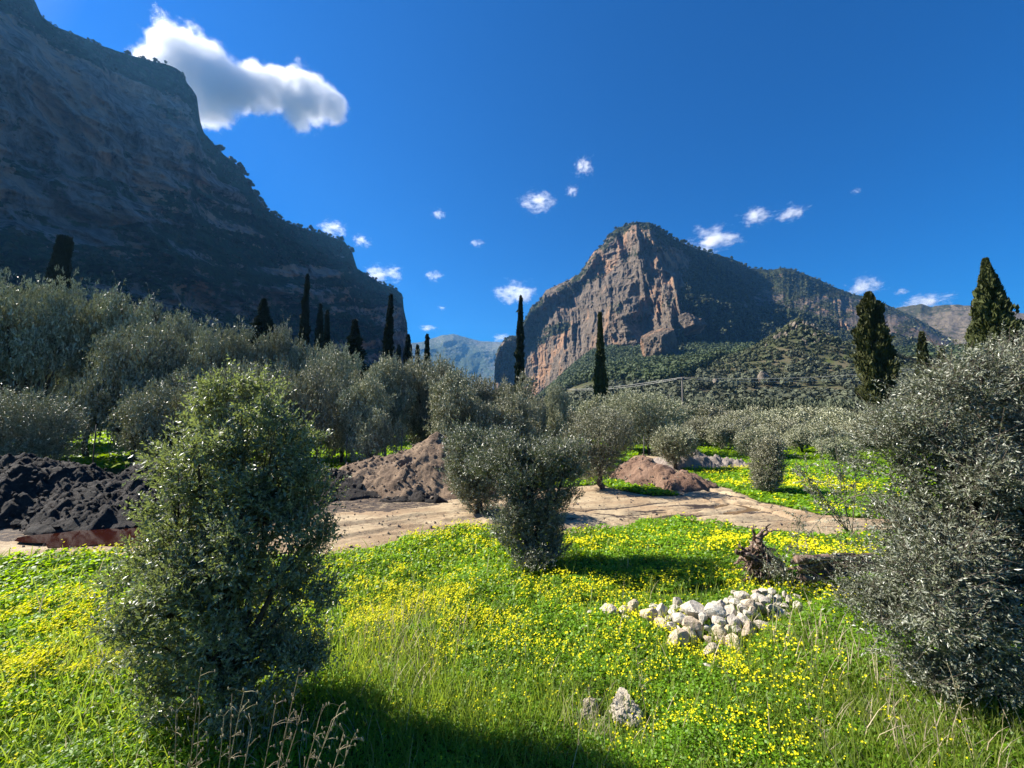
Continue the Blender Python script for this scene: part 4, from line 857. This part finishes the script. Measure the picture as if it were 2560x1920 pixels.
for k, (pth, rr) in enumerate([
    ([(690, 420), (700, 300), (760, 210), (830, 158)], (.065, .05, .035, .012)), ([(700, 400), (740, 290), (830, 240), (945, 218)], (.06, .045, .03, .01)), ([(650, 420), (640, 330), (620, 250), (610, 170)], (.06, .045, .025, .008)),
    ([(700, 640), (600, 560), (500, 500), (430, 410)], (.09, .07, .045, .015)), ([(700, 640), (560, 560), (460, 500), (395, 490)], (.08, .07, .05, .03)), ([(560, 600), (490, 580), (430, 600), (385, 670)], (.07, .055, .04, .012)),
    ([(640, 600), (560, 640), (580, 740), (620, 860)], (.08, .06, .045, .03)), ([(820, 660), (720, 620), (600, 580), (520, 520)], (.08, .06, .05, .03)), ([(760, 700), (680, 720), (640, 790), (700, 860)], (.06, .05, .04, .02)),
    ([(820, 860), (700, 870), (560, 850), (470, 845)], (.07, .06, .045, .02)), ([(620, 480), (560, 440), (520, 480), (450, 520)], (.07, .05, .04, .02)), ([(760, 560), (800, 500), (830, 460), (900, 470)], (.08, .06, .05, .03)),
    ([(720, 600), (690, 680), (700, 760), (760, 840)], (.06, .05, .04, .03)), ([(600, 640), (640, 700), (690, 760), (720, 880)], (.05, .04, .03, .02))]):
    rg = random.Random(k); P = np.array([zl(x, y, DS-.12+rg.uniform(-.12, .08)) for x, y in pth]); t = np.linspace(0, 3, 12); P = np.stack([np.interp(t, range(4), P[:, j]) for j in range(3)], 1)
    P += .02*np.random.default_rng(k).normal(size=P.shape); mb = MB(); mb.tube(P, np.interp(t, range(4), rr)*.72, 8, .3, k); link('root', mb.mesh('root', M['dead']), st0)
bx2, by2 = gp(2080, 1478); lg = empty('fallen_log', (bx2, by2, float(gz_at(bx2, by2)))); o0 = Vector((bx2, by2, lg.location.z)); tag(lg, 'weathered split log lying right of the uprooted stump', 'log')
DL = float(by2)
mb = MB()
for dy_, ra_, sh in ((0, .055, 0), (70, .05, 90), (-75, .035, -60), (140, .045, 180), (30, .03, -130), (-40, .03, 60)): mb.tube([zl(1150+sh, 690+dy_, DL+.05), zl(1250+sh, 680+dy_, DL), zl(1480+sh, 655+dy_*.9, DL-.02), zl(1700+sh, 640+dy_*.8, DL), zl(2000, 640+dy_*.6, DL+.05), zl(2250, 660+dy_*.4, DL+.1)], [.01, ra_*.8, ra_, ra_*1.1, ra_, ra_*.6], 11, .45, 6+ra_*50)
link('trunk', mb.mesh('log_trunk', M['dead']), lg)
for k, (pth, r0) in enumerate([([(1150, 600), (1500, 575), (1850, 570), (2120, 540)], .07), ([(1180, 720), (1400, 660), (1620, 610), (1740, 575)], .045), ([(1230, 830), (1330, 850), (1420, 830), (1500, 815)], .07), ([(1530, 780), (1600, 740), (1680, 660), (1750, 575)], .025), ([(1540, 550), (1700, 525), (1880, 525), (2010, 590)], .02)]):
    P = np.array([zl(x, y, DL-.2) for x, y in pth]); t = np.linspace(0, 3, 10); P = np.stack([np.interp(t, range(4), P[:, j]) for j in range(3)], 1)
    mb = MB(); mb.tube(P, np.linspace(r0, r0*.5, 10), 8, .3, k+20); link('branch', mb.mesh('log_branch', M['dead']), lg)

rg = np.random.default_rng(8); mb = MB(); mb2 = MB()
for k in range(60):
    a = np.array(zl(rg.uniform(560, 840), rg.uniform(420, 860), DS-.15)); dv = unit(np.array([-.55, -.3, .15])+rg.normal(size=3)*.7); ln = rg.uniform(.15, .55); P = a+dv*ln*np.linspace(0, 1, 6)[:, None]+np.cumsum(rg.normal(size=(6, 3))*.02, 0)
    mb.tube(P+np.array(o0-st0.location), np.linspace(.014, .003, 6), 5, .2, k)
link('root', mb.mesh('fine_roots', M['dead']), st0)
for k in range(34):
    y_ = rg.uniform(540, 850); xa = rg.uniform(1060, 1600); xb = xa+rg.uniform(250, 650); a = np.array(zl(xa, y_, DL-.16)); b = np.array(zl(xb, y_-rg.uniform(-20, 50), DL-.14)); P = a+(b-a)*np.linspace(0, 1, 7)[:, None]+np.cumsum(rg.normal(size=(7, 3))*.012, 0); mb2.tube(P, np.linspace(.017, .005, 7), 5, .3, k)
link('branch', mb2.mesh('log_strands', M['dead']), lg)
# thin bare sprays in front of the stump and reaching from the right olive
def spray(base_px, d, paths, label, seed, leafy=.5, w=.006, name='bare_shrub', mat='olive'):
    bx = (base_px[0]-1280)/F*d; bz = float(gz_at(bx, d)); e = empty(name, (bx, d, bz)); tag(e, label, 'shrub'); o0 = Vector((bx, d, bz)); rng = np.random.default_rng(seed); mb = MB(); LP = []; LD = []
    for pth in paths:
        P = np.array([tuple(dp(x, y, d+rng.uniform(-.1, .1))-o0) for x, y in pth]); t = np.linspace(0, len(pth)-1, 12); P = np.stack([np.interp(t, range(len(pth)), P[:, j]) for j in range(3)], 1)
        mb.tube(P, np.linspace(w, w*.35, 12), 4)
        for j in range(3, 12):
            for q in range(3):
                dv = unit(unit(P[min(j, 11)]-P[j-1])*.5+rng.normal(size=3)*.7); ln = rng.uniform(.08, .3)*(d/7); mb.tube([P[j], P[j]+dv*ln*.5, P[j]+dv*ln+np.array([0, 0, .02])], [w*.4, w*.3, w*.15], 3)
                for s in rng.random(int(9*leafy)+1): LP.append(P[j]+dv*ln*s); LD.append(unit(dv+rng.normal(size=3)*.9))
    link('branches', mb.mesh('spray_branches', M['twig']), e); V, Q = leaves(np.array(LP), np.array(LD), .04*d/6, .0065*d/6, rng); link('leaves', mesh('spray_leaves', V, Q, M[mat], False, {'var': ('FACE', rng.random(len(Q)))}), e)
spray((1975, 1470), 7.2, [[(1975, 1470), (1960, 1410), (1985, 1340), (2020, 1290)], [(1975, 1470), (1990, 1380), (2000, 1320), (1990, 1290)], [(1975, 1460), (1940, 1420), (1930, 1380)], [(1970, 1470), (2000, 1430), (2020, 1400)], [(1960, 1465), (1930, 1440), (1910, 1400)], [(1985, 1480), (1960, 1440), (1950, 1400)], [(1975, 1480), (2010, 1450), (2000, 1400)]],
      'thin straggly shrub growing through the uprooted stump', 501, .7, .005)
spray((2300, 1480), 5.0, [[(2340, 1500), (2320, 1330), (2250, 1240), (2170, 1232), (2110, 1250), (2055, 1290), (2020, 1335), (2005, 1380)]], 'long arching bare twig reaching left from the right olive', 502, .25, .008, 'arching_twig')
spray((2170, 1520), 5.2, [[(2170, 1520), (2130, 1420), (2110, 1370), (2090, 1330)], [(2190, 1500), (2160, 1400), (2150, 1350), (2120, 1310)], [(2200, 1500), (2190, 1400), (2180, 1340), (2160, 1290)], [(2180, 1520), (2120, 1450), (2080, 1400)]], 'brownish twiggy shrub between the log and the right olive', 503, .5, .005)
spray((2090, 1300), 8.5, [[(2120, 1330), (2080, 1230), (2060, 1160), (2050, 1080)], [(2120, 1330), (2110, 1210), (2090, 1130), (2085, 1080)], [(2120, 1330), (2060, 1250), (2020, 1200), (1985, 1170)], [(2130, 1330), (2140, 1200), (2130, 1110)], [(2120, 1330), (2030, 1240), (2010, 1150)], [(2120, 1330), (2090, 1280), (2040, 1220)], [(2130, 1330), (2100, 1220), (2110, 1160)]], 'loose airy young olive over the flowery strip, left of the right bush', 504, 1.4, .010, 'young_olive', 'olive')
for k, (pp, d) in enumerate([([(2600, 402), (2570, 398), (2535, 393)], 6.0), ([(2600, 640), (2575, 642), (2545, 655), (2532, 662)], 6.0)]): pass

# ------------------------------------------------------------------ power line, fence stakes, hut
m = NT('grey_pole'); M['pole'] = m.done(m.bsdf((.12, .11, .10), .8, .2)); m = NT('bright_cable'); M['wire'] = m.done(m.bsdf((.42, .42, .40), .5, .4))
DPL = 62.0
def pole(px, topy, d, label):
    t = dp(px, topy, d); z = float(gz_at(t.x, d)); e = empty('utility_pole', (t.x, d, z)); tag(e, label, 'utility pole'); h = t.z-z
    mb = MB(); mb.tube([(0, 0, -.3), (0, 0, h*.5), (0, 0, h)], [.15, .13, .10], 8); link('post', mb.mesh('pole_post', M['pole']), e)
    mb = MB(); mb.tube([(-.8, 0, h-.25), (.8, 0, h-.25)], [.05, .05], 4); link('crossarm', mb.mesh('pole_arm', M['pole']), e); return t
pole(1705, 943, DPL, 'thin wooden power pole in the right grove'); pole(1675, 985, 78, 'shorter power pole just left of the first')
def wire(a, b, sag, label, r=.016):
    a = np.array(a); b = np.array(b); t = np.linspace(0, 1, 30)[:, None]; P = a+(b-a)*t-np.array([0, 0, 1])*sag*4*t*(1-t); mb = MB(); mb.tube(P-P[0], [r]*30, 5); o = link('power_cable', mb.mesh('cable', M['wire']), None, P[0]); tag(o, label, 'cable', 'power cables')
wire(dp(1705, 943, DPL), dp(2330, 918, 50), .7, 'upper pale cable running right from the power pole'); wire(dp(1708, 946, DPL), dp(2335, 924, 50), .9, 'lower pale cable running right from the power pole')
wire(dp(1705, 943, DPL), dp(1418, 973, 100), .45, 'upper pale cable falling left from the power pole', .026); wire(dp(1702, 946, DPL), dp(1425, 974.5, 100), .6, 'lower pale cable falling left from the power pole', .026)
for (px, y0_, y1_, d, lab) in [(928, 1080, 1140, 19.5, 'thin fence stake left of the brown heap'), (866, 1085, 1140, 19.5, 'fence stake in the shade left of the brown heap'), (238, 1062, 1145, 19, 'leaning fence stake by the bright grass under the grove'), (1608, 1090, 1125, 27, 'fence stake beside the small round olive'),
                               (1800, 1095, 1115, 33, 'left of two far fence stakes'), (1826, 1098, 1115, 33, 'right of two far fence stakes'), (1003, 1072, 1100, 20, 'short fence stake beside the peak of the brown heap')]:
    t = dp(px, y0_, d); z = float(gz_at(t.x, d)); mb = MB(); mb.tube([(0, 0, -.1), (.02, 0, (t.z-z)*.5), (.05, 0, t.z-z)], [.03, .028, .022], 6, .1); o = link('fence_stake', mb.mesh('fence_stake', M['pole']), None, (t.x, d, z)); tag(o, lab, 'fence stake', 'fence stakes')
# pale rocks on the knoll and slopes
m = NT('knoll_rock'); nn = m.noise(.5, 7, .7); M['knoll'] = m.done(m.bsdf(m.mix(m.g(nn, .4, .65), (.10, .085, .065), (.215, .18, .14)), .95, .1, nn, .8, .4))
kr = np.random.default_rng(12); kms = [stone_mesh(90+k, M['knoll'], 3, 12, .2) for k in range(4)]
for k in range(46):
    a = kr.uniform(0, 6.28); r = 22*kr.random()**.9; x = KX+r*math.cos(a)-4; y = KY-abs(r*math.sin(a)); o = link('crag', kms[k % 4], None, (x, y, float(zt(x, y))+.5)); s = kr.uniform(1.0, 2.9)*(1.15-r/34); o.scale = (s*.7, s*.7, s*1.7); o.rotation_euler = (kr.uniform(-.3, .3), kr.uniform(-.3, .3), kr.uniform(0, 3))
    tag(o, 'pale pointed crag on the rocky knoll under the shaded flank', 'crag', 'crags of the rocky knoll')
for (px, py, d, s, lab) in [(1905, 945, 215, 3.4, 'pale rock outcrop on the slope above the cables'), (1786, 958, 200, 2.0, 'small tan outcrop on the lower slope'), (1655, 868, 470, 26, 'orange rock tower at the foot of the pyramid edge'), (1725, 815, 560, 20, 'rounded lit outcrop beside the shaded flank')]:
    t = dp(px, py, d); o = link('outcrop', kms[int(px) % 4], None, t); o.scale = (s*.9, s, s*(1.1 if s < 10 else .95)); o.rotation_euler = (.1, .2, px); tag(o, lab, 'outcrop')
    if s > 10: o.data = stone_mesh(int(px), M['rockR'], 5, 10, .15); 

# ------------------------------------------------------------------ meadow: leaves, blades, flowers
M['clover'] = leaf_mat('oxalis_leaf', (.105, .200, .007), None, (.40, .62, .008), .44, .5, .35, .75)
M['blade'] = leaf_mat('grass_blade', (.15, .21, .035), None, (.36, .48, .04), .45, .5, .3, .5)
M['dry'] = leaf_mat('dry_grass', (.46, .39, .25), None, (.46, .40, .24), .3, .6, .3, .4)
M['petal'] = leaf_mat('yellow_petal', (.80, .76, .010), None, (.80, .80, .01), .35, .6, .2, .12)
rg = np.random.default_rng(99)
PCP = [tuple(float(v) for v in gp(*q2(*p))) for p in [(40, 330), (60, 240), (500, 120), (800, 180), (1250, 90), (1600, 20), (1980, 80), (2130, 240), (1950, 420), (1700, 500), (1500, 660), (1300, 760), (1100, 800), (900, 640), (700, 450), (300, 380)]]
RK1 = gp(1472, 1800); RK2 = gp(1565, 1810)
def PCX(x, y): return inpoly(x+.10*fbm(st(x/.3, y/.3, 1.), 3), y+.10*fbm(st(x/.3, y/.3, 5.), 3), PCP).astype(float)
def canopy(x, y):
    """height of the leafy carpet"""
    pc = np.maximum(PCX(x, y), np.maximum(np.exp(-(np.hypot(x-RK1[0], y-RK1[1])/.32)**4), np.exp(-(np.hypot(x-RK2[0], y-RK2[1])/.42)**4)))
    return (1-.8*pc)*(.11+.10*fbm(st(x/.45, y/.45, 6.), 4, .55, 61)+.09*fbm(st(x/1.9, y/1.9, 2.), 3, .5, 62))
def open_ground(x, y):
    d = dirt(x, y); return ~d
def scatter(n, r0, r1, p=1.0, a0=-56, a1=56):
    u = rg.random(n); r = np.exp(np.log(r0)+(np.log(r1)-np.log(r0))*u) if p == 1 else (r0**(1-p)+(r1**(1-p)-r0**(1-p))*u)**(1/(1-p))
    th = np.radians(rg.uniform(a0, a1, n)); return r*np.sin(th), r*np.cos(th), r
def sparse(x, y):
    q = fbm(st(x/1.4, y/1.4, 8.), 4, .6, 66); return q
x, y, r = scatter(620000, 1.6, 34)
ok = open_ground(x, y) & ((r < 21) | (x > -40)); x, y, r = x[ok], y[ok], r[ok]
hc = np.maximum(canopy(x, y), .02); z = zt(x, y)+hc*(1-rg.random(len(x))**1.8*.75)
n = len(x); s = np.clip(.0040*r, .010, .12)*(.7+.7*rg.random(n))
nrm = unit(st(rg.normal(size=n)*.55-.15, rg.normal(size=n)*.55, 1+0*x)); d = unit(np.cross(nrm, rg.normal(size=(n, 3))))
V, Q = leaves(st(x, y, z)-d*s[:, None]*.5, d, s*1.5, s*.62, rg, up=nrm)
var = np.clip(.5+.7*fbm(st(x/.9, y/.9, 1.), 3, .6, 67)+.22*rg.normal(size=n), 0, 1)
tag(link('meadow_leaves', mesh('meadow_leaves', V, Q, M['clover'], False, {'var': ('FACE', var)})), 'lush green carpet of clover like leaves', None, None, 'stuff')
x, y, r = scatter(170000, 33, 90); ok = open_ground(x, y); x, y, r = x[ok], y[ok], r[ok]; n = len(x); s = .0042*r*(.7+.7*rg.random(n)); nrm = unit(st(rg.normal(size=n)*.5, rg.normal(size=n)*.5, 1+0*x)); d = unit(np.cross(nrm, rg.normal(size=(n, 3))))
V, Q = leaves(st(x, y, zt(x, y)+.05+.22*rg.random(n))-d*s[:, None]*.5, d, s*1.5, s*.62, rg, up=nrm)
tag(link('meadow_leaves', mesh('far_meadow_leaves', V, Q, M['clover'], False, {'var': ('FACE', np.clip(.35+.6*fbm(st(x/3, y/3, 1.), 3, .6, 67)+.2*rg.normal(size=n), 0, 1))})), 'green ground cover under the olive groves', None, None, 'stuff')
# blades
def blades(n, r0, r1, dens, hmin, hmax, wd, mat, name, label, lean=.35, poly=None, wr=.0010):
    x, y, r = scatter(n, r0, r1); k = open_ground(x, y) & (rg.random(n) < dens(x, y, r)); x, y, r = x[k], y[k], r[k]; n = len(x)
    h = rg.uniform(hmin, hmax, n); a = rg.uniform(0, 6.28, n); l = lean*(.3+rg.random(n)); dx, dy = np.cos(a)*l, np.sin(a)*l; w = np.maximum(wd, wr*r)*(.6+.6*rg.random(n)); px_, py_ = -np.sin(a+rg.normal(size=n)), np.cos(a+rg.normal(size=n))
    z0 = zt(x, y); rows = []
    for t, wt in ((0, 1), (.4, .85), (.75, .55), (1, .08)):
        cx, cy, cz = x+dx*h*t**1.8, y+dy*h*t**1.8, z0+h*t*(1-.25*l*t); rows += [st(cx-px_*w*wt, cy-py_*w*wt, cz), st(cx+px_*w*wt, cy+py_*w*wt, cz)]
    V = np.stack(rows, 1).reshape(-1, 3); b = np.arange(n)[:, None]*8; Q = np.concatenate([b+np.array([[0, 1, 3, 2]]), b+np.array([[2, 3, 5, 4]]), b+np.array([[4, 5, 7, 6]])])
    tag(link(name, mesh(name, V, Q, mat, False, {'var': ('FACE', np.tile(rg.random(n), 3))})), label, None, None, 'stuff')
def blob(px, py, rx, ry):
    cx, cy = gp(px, py); ex = abs(gp(px+rx, py)[0]-cx); ey = max(.3, abs(gp(px, py-ry)[1]-gp(px, py+ry)[1])*.5)
    return lambda x, y: np.exp(-((x-cx)/ex)**2-((y-cy)/ey)**2)
B1 = [blob(980, 1620, 160, 110), blob(330, 1680, 260, 150), blob(2050, 1700, 200, 150), blob(2300, 1850, 300, 90), blob(1250, 1800, 200, 80), blob(1000, 1780, 100, 100)]
blades(150000, 1.5, 14, lambda x, y, r: .16+.9*np.clip(sum(b(x, y) for b in B1), 0, 1), .12, .34, .0022, M['blade'], 'grass_blades', 'green grass blades among the leaves', .45)
B2 = [blob(990, 1600, 130, 70), blob(1020, 1700, 60, 90), blob(350, 1660, 190, 80), blob(600, 1880, 230, 50), blob(2330, 1850, 260, 80), blob(2050, 1640, 130, 120), blob(1480, 1860, 90, 50)]
blades(60000, 1.5, 12, lambda x, y, r: .012+.5*np.clip(sum(b(x, y) for b in B2), 0, 1)**1.5, .2, .5, .0016, M['dry'], 'dry_grass', 'pale dry grass stems', .5, wr=.0007)
# flowers
FB = [(blob(60, 1700, 240, 110), 2.2), (blob(150, 1560, 250, 45), 1.7), (blob(930, 1510, 230, 85), .75), (blob(1080, 1540, 330, 80), .38), (blob(1150, 1350, 130, 30), .8), (blob(850, 1440, 120, 40), .35), (blob(1250, 1560, 260, 70), .5),
      (blob(1650, 1465, 330, 22), 1.1), (blob(1600, 1600, 200, 90), .35), (blob(1850, 1690, 170, 70), .55), (blob(1800, 1870, 220, 45), .5), (blob(1500, 1370, 120, 22), 1.2), (blob(1780, 1365, 120, 20), 1.2), (blob(2070, 1390, 120, 30), 1.2),
      (blob(2020, 1215, 110, 18), 2.5), (blob(1800, 1172, 110, 12), 2.5), (blob(2130, 1285, 60, 10), 1.2), (blob(2170, 1510, 120, 40), .7), (blob(250, 1400, 250, 14), .8), (blob(1950, 1270, 40, 10), .6), (blob(1830, 1215, 60, 10), 1.2), (blob(120, 1850, 200, 60), .6)]
def fdens(x, y):
    s = sum(w*b(x, y) for b, w in FB); q = fbm(st(x/.42, y/.42, 4.), 4, .7, 68); return (s+.045)*np.clip(.5+1.9*q, .03, 1.7)
x, y, r = scatter(190000, 2.2, 30); k = open_ground(x, y) & (rg.random(len(x)) < fdens(x, y)*.75); x, y, r = x[k], y[k], r[k]; n = len(x)
def flower_mesh(x, y, r, m_per=2):
    n = len(x); z = zt(x, y)+canopy(x, y)+.03+.07*rg.random(n); V_ = []; Q_ = []; s = np.clip(.0025*r, .010, .036)
    C = np.repeat(st(x, y, z), m_per, 0)+rg.normal(size=(n*m_per, 3))*np.repeat(s, m_per)[:, None]*.9; s = np.repeat(s, m_per)*(.5+.6*rg.random(n*m_per))
    ax = unit(st(rg.normal(size=len(s))*.4-.3, rg.normal(size=len(s))*.4-.1, 1+0*s)); u = unit(np.cross(ax, rg.normal(size=ax.shape))); v = np.cross(ax, u)
    for a in np.arange(5)*2*np.pi/5:
        d = u*math.cos(a)+v*math.sin(a); e = -u*math.sin(a)+v*math.cos(a); sr = s[:, None]
        V_.append(np.stack([C, C+d*sr*.6+e*sr*.42+ax*sr*.35, C+d*sr*1.0+ax*sr*.55, C+d*sr*.6-e*sr*.42+ax*sr*.35], 1).reshape(-1, 3))
    V = np.concatenate(V_); return V, np.arange(len(V)).reshape(-1, 4)
V, Q = flower_mesh(x, y, r)
tag(link('yellow_flowers', mesh('yellow_flowers', V, Q, M['petal'], False, {'var': ('FACE', rg.random(len(Q)))})), 'drifts of small yellow flowers over the meadow', None, None, 'stuff')
print('flowers', n, 'leaves', len(hc))
# tall dry stalks close to the viewer
def stalk(px, py_base, top, label, seed, bendx=.2, d=None):
    x, y = gp(px, py_base); d = float(y); e = empty('dry_stalk', (float(x), d, float(gz_at(x, d)))); o0 = Vector(e.location); t = np.linspace(0, 1, 10); a = np.array([0, 0, 0.]); b = np.array(dp(top[0], top[1], d)-o0); P = a+(b-a)*t[:, None]; P[:, 0] += bendx*(t**2-t)*.5; r = np.random.default_rng(seed); mb = MB(); mb.tube(P, np.linspace(.0042, .0018, 10), 5)
    for k in range(14):
        i = r.integers(4, 10); dv = unit(np.array([r.normal()*.7+.3, r.normal()*.5, .6])); ln = r.uniform(.03, .12); mb.tube([P[i], P[i]+dv*ln*.6, P[i]+dv*ln+np.array([0, 0, -.012])], [.0019, .0015, .0009], 3)
        q = P[i]+dv*ln; mb.tube([q, q+np.array([.004, 0, -.012]), q+np.array([.005, 0, -.022])], [.002, .0055, .001], 4)
    tag(e, label, 'dry grass stalk', 'dry stalks close to the viewer'); link('stem', mb.mesh('stalk', M['dry']), e)
for k, (bx_, by_, tx, ty) in enumerate([(545, 2230, 580, 1735), (440, 2220, 500, 1690), (640, 2230, 745, 1690), (600, 2240, 760, 1760), (650, 2250, 850, 1765), (560, 2260, 630, 1820), (720, 2250, 860, 1830), (470, 2240, 500, 1760), (520, 2230, 610, 1730), (660, 2270, 800, 1790), (610, 2280, 720, 1800), (690, 2260, 830, 1800), (500, 2270, 560, 1790), (430, 2250, 440, 1780), (740, 2280, 880, 1850), (580, 2270, 690, 1760), (2440, 1930, 2380, 1690), (2250, 1900, 2230, 1650), (2300, 1960, 2200, 1700), (1890, 1820, 1770, 1600), (1620, 1800, 1590, 1620), (2120, 1960, 2010, 1750), (1130, 1700, 1150, 1560), (960, 1720, 945, 1540), (330, 1800, 420, 1640)]):
    stalk(bx_, by_, (tx, ty), 'seeding dry stalk standing up before the shaded grass', 600+k, .1*((k % 3)-1))
#@@END

# ------------------------------------------------------------------ air
hb = MB(); x0, x1, y0, y1, z0_, z1_ = -3650, 3650, -3650, 3650, -25, 760
m = NT('air'); pv = m.n('VolumePrincipled', {'Color': (.15, .44, .90, 1), 'Density': .00010, 'Anisotropy': .3}); m.t.links.new(pv.outputs[0], m.out.inputs['Volume'])
hm = mesh('haze', [(x, y, z) for x in (x0, x1) for y in (y0, y1) for z in (z0_, z1_)], np.array([[0, 1, 3, 2], [4, 6, 7, 5], [0, 4, 5, 1], [2, 3, 7, 6], [0, 2, 6, 4], [1, 5, 7, 3]]), m.m)
tag(link('haze', hm), 'thin blue haze in the valley air', None, None, 'stuff')
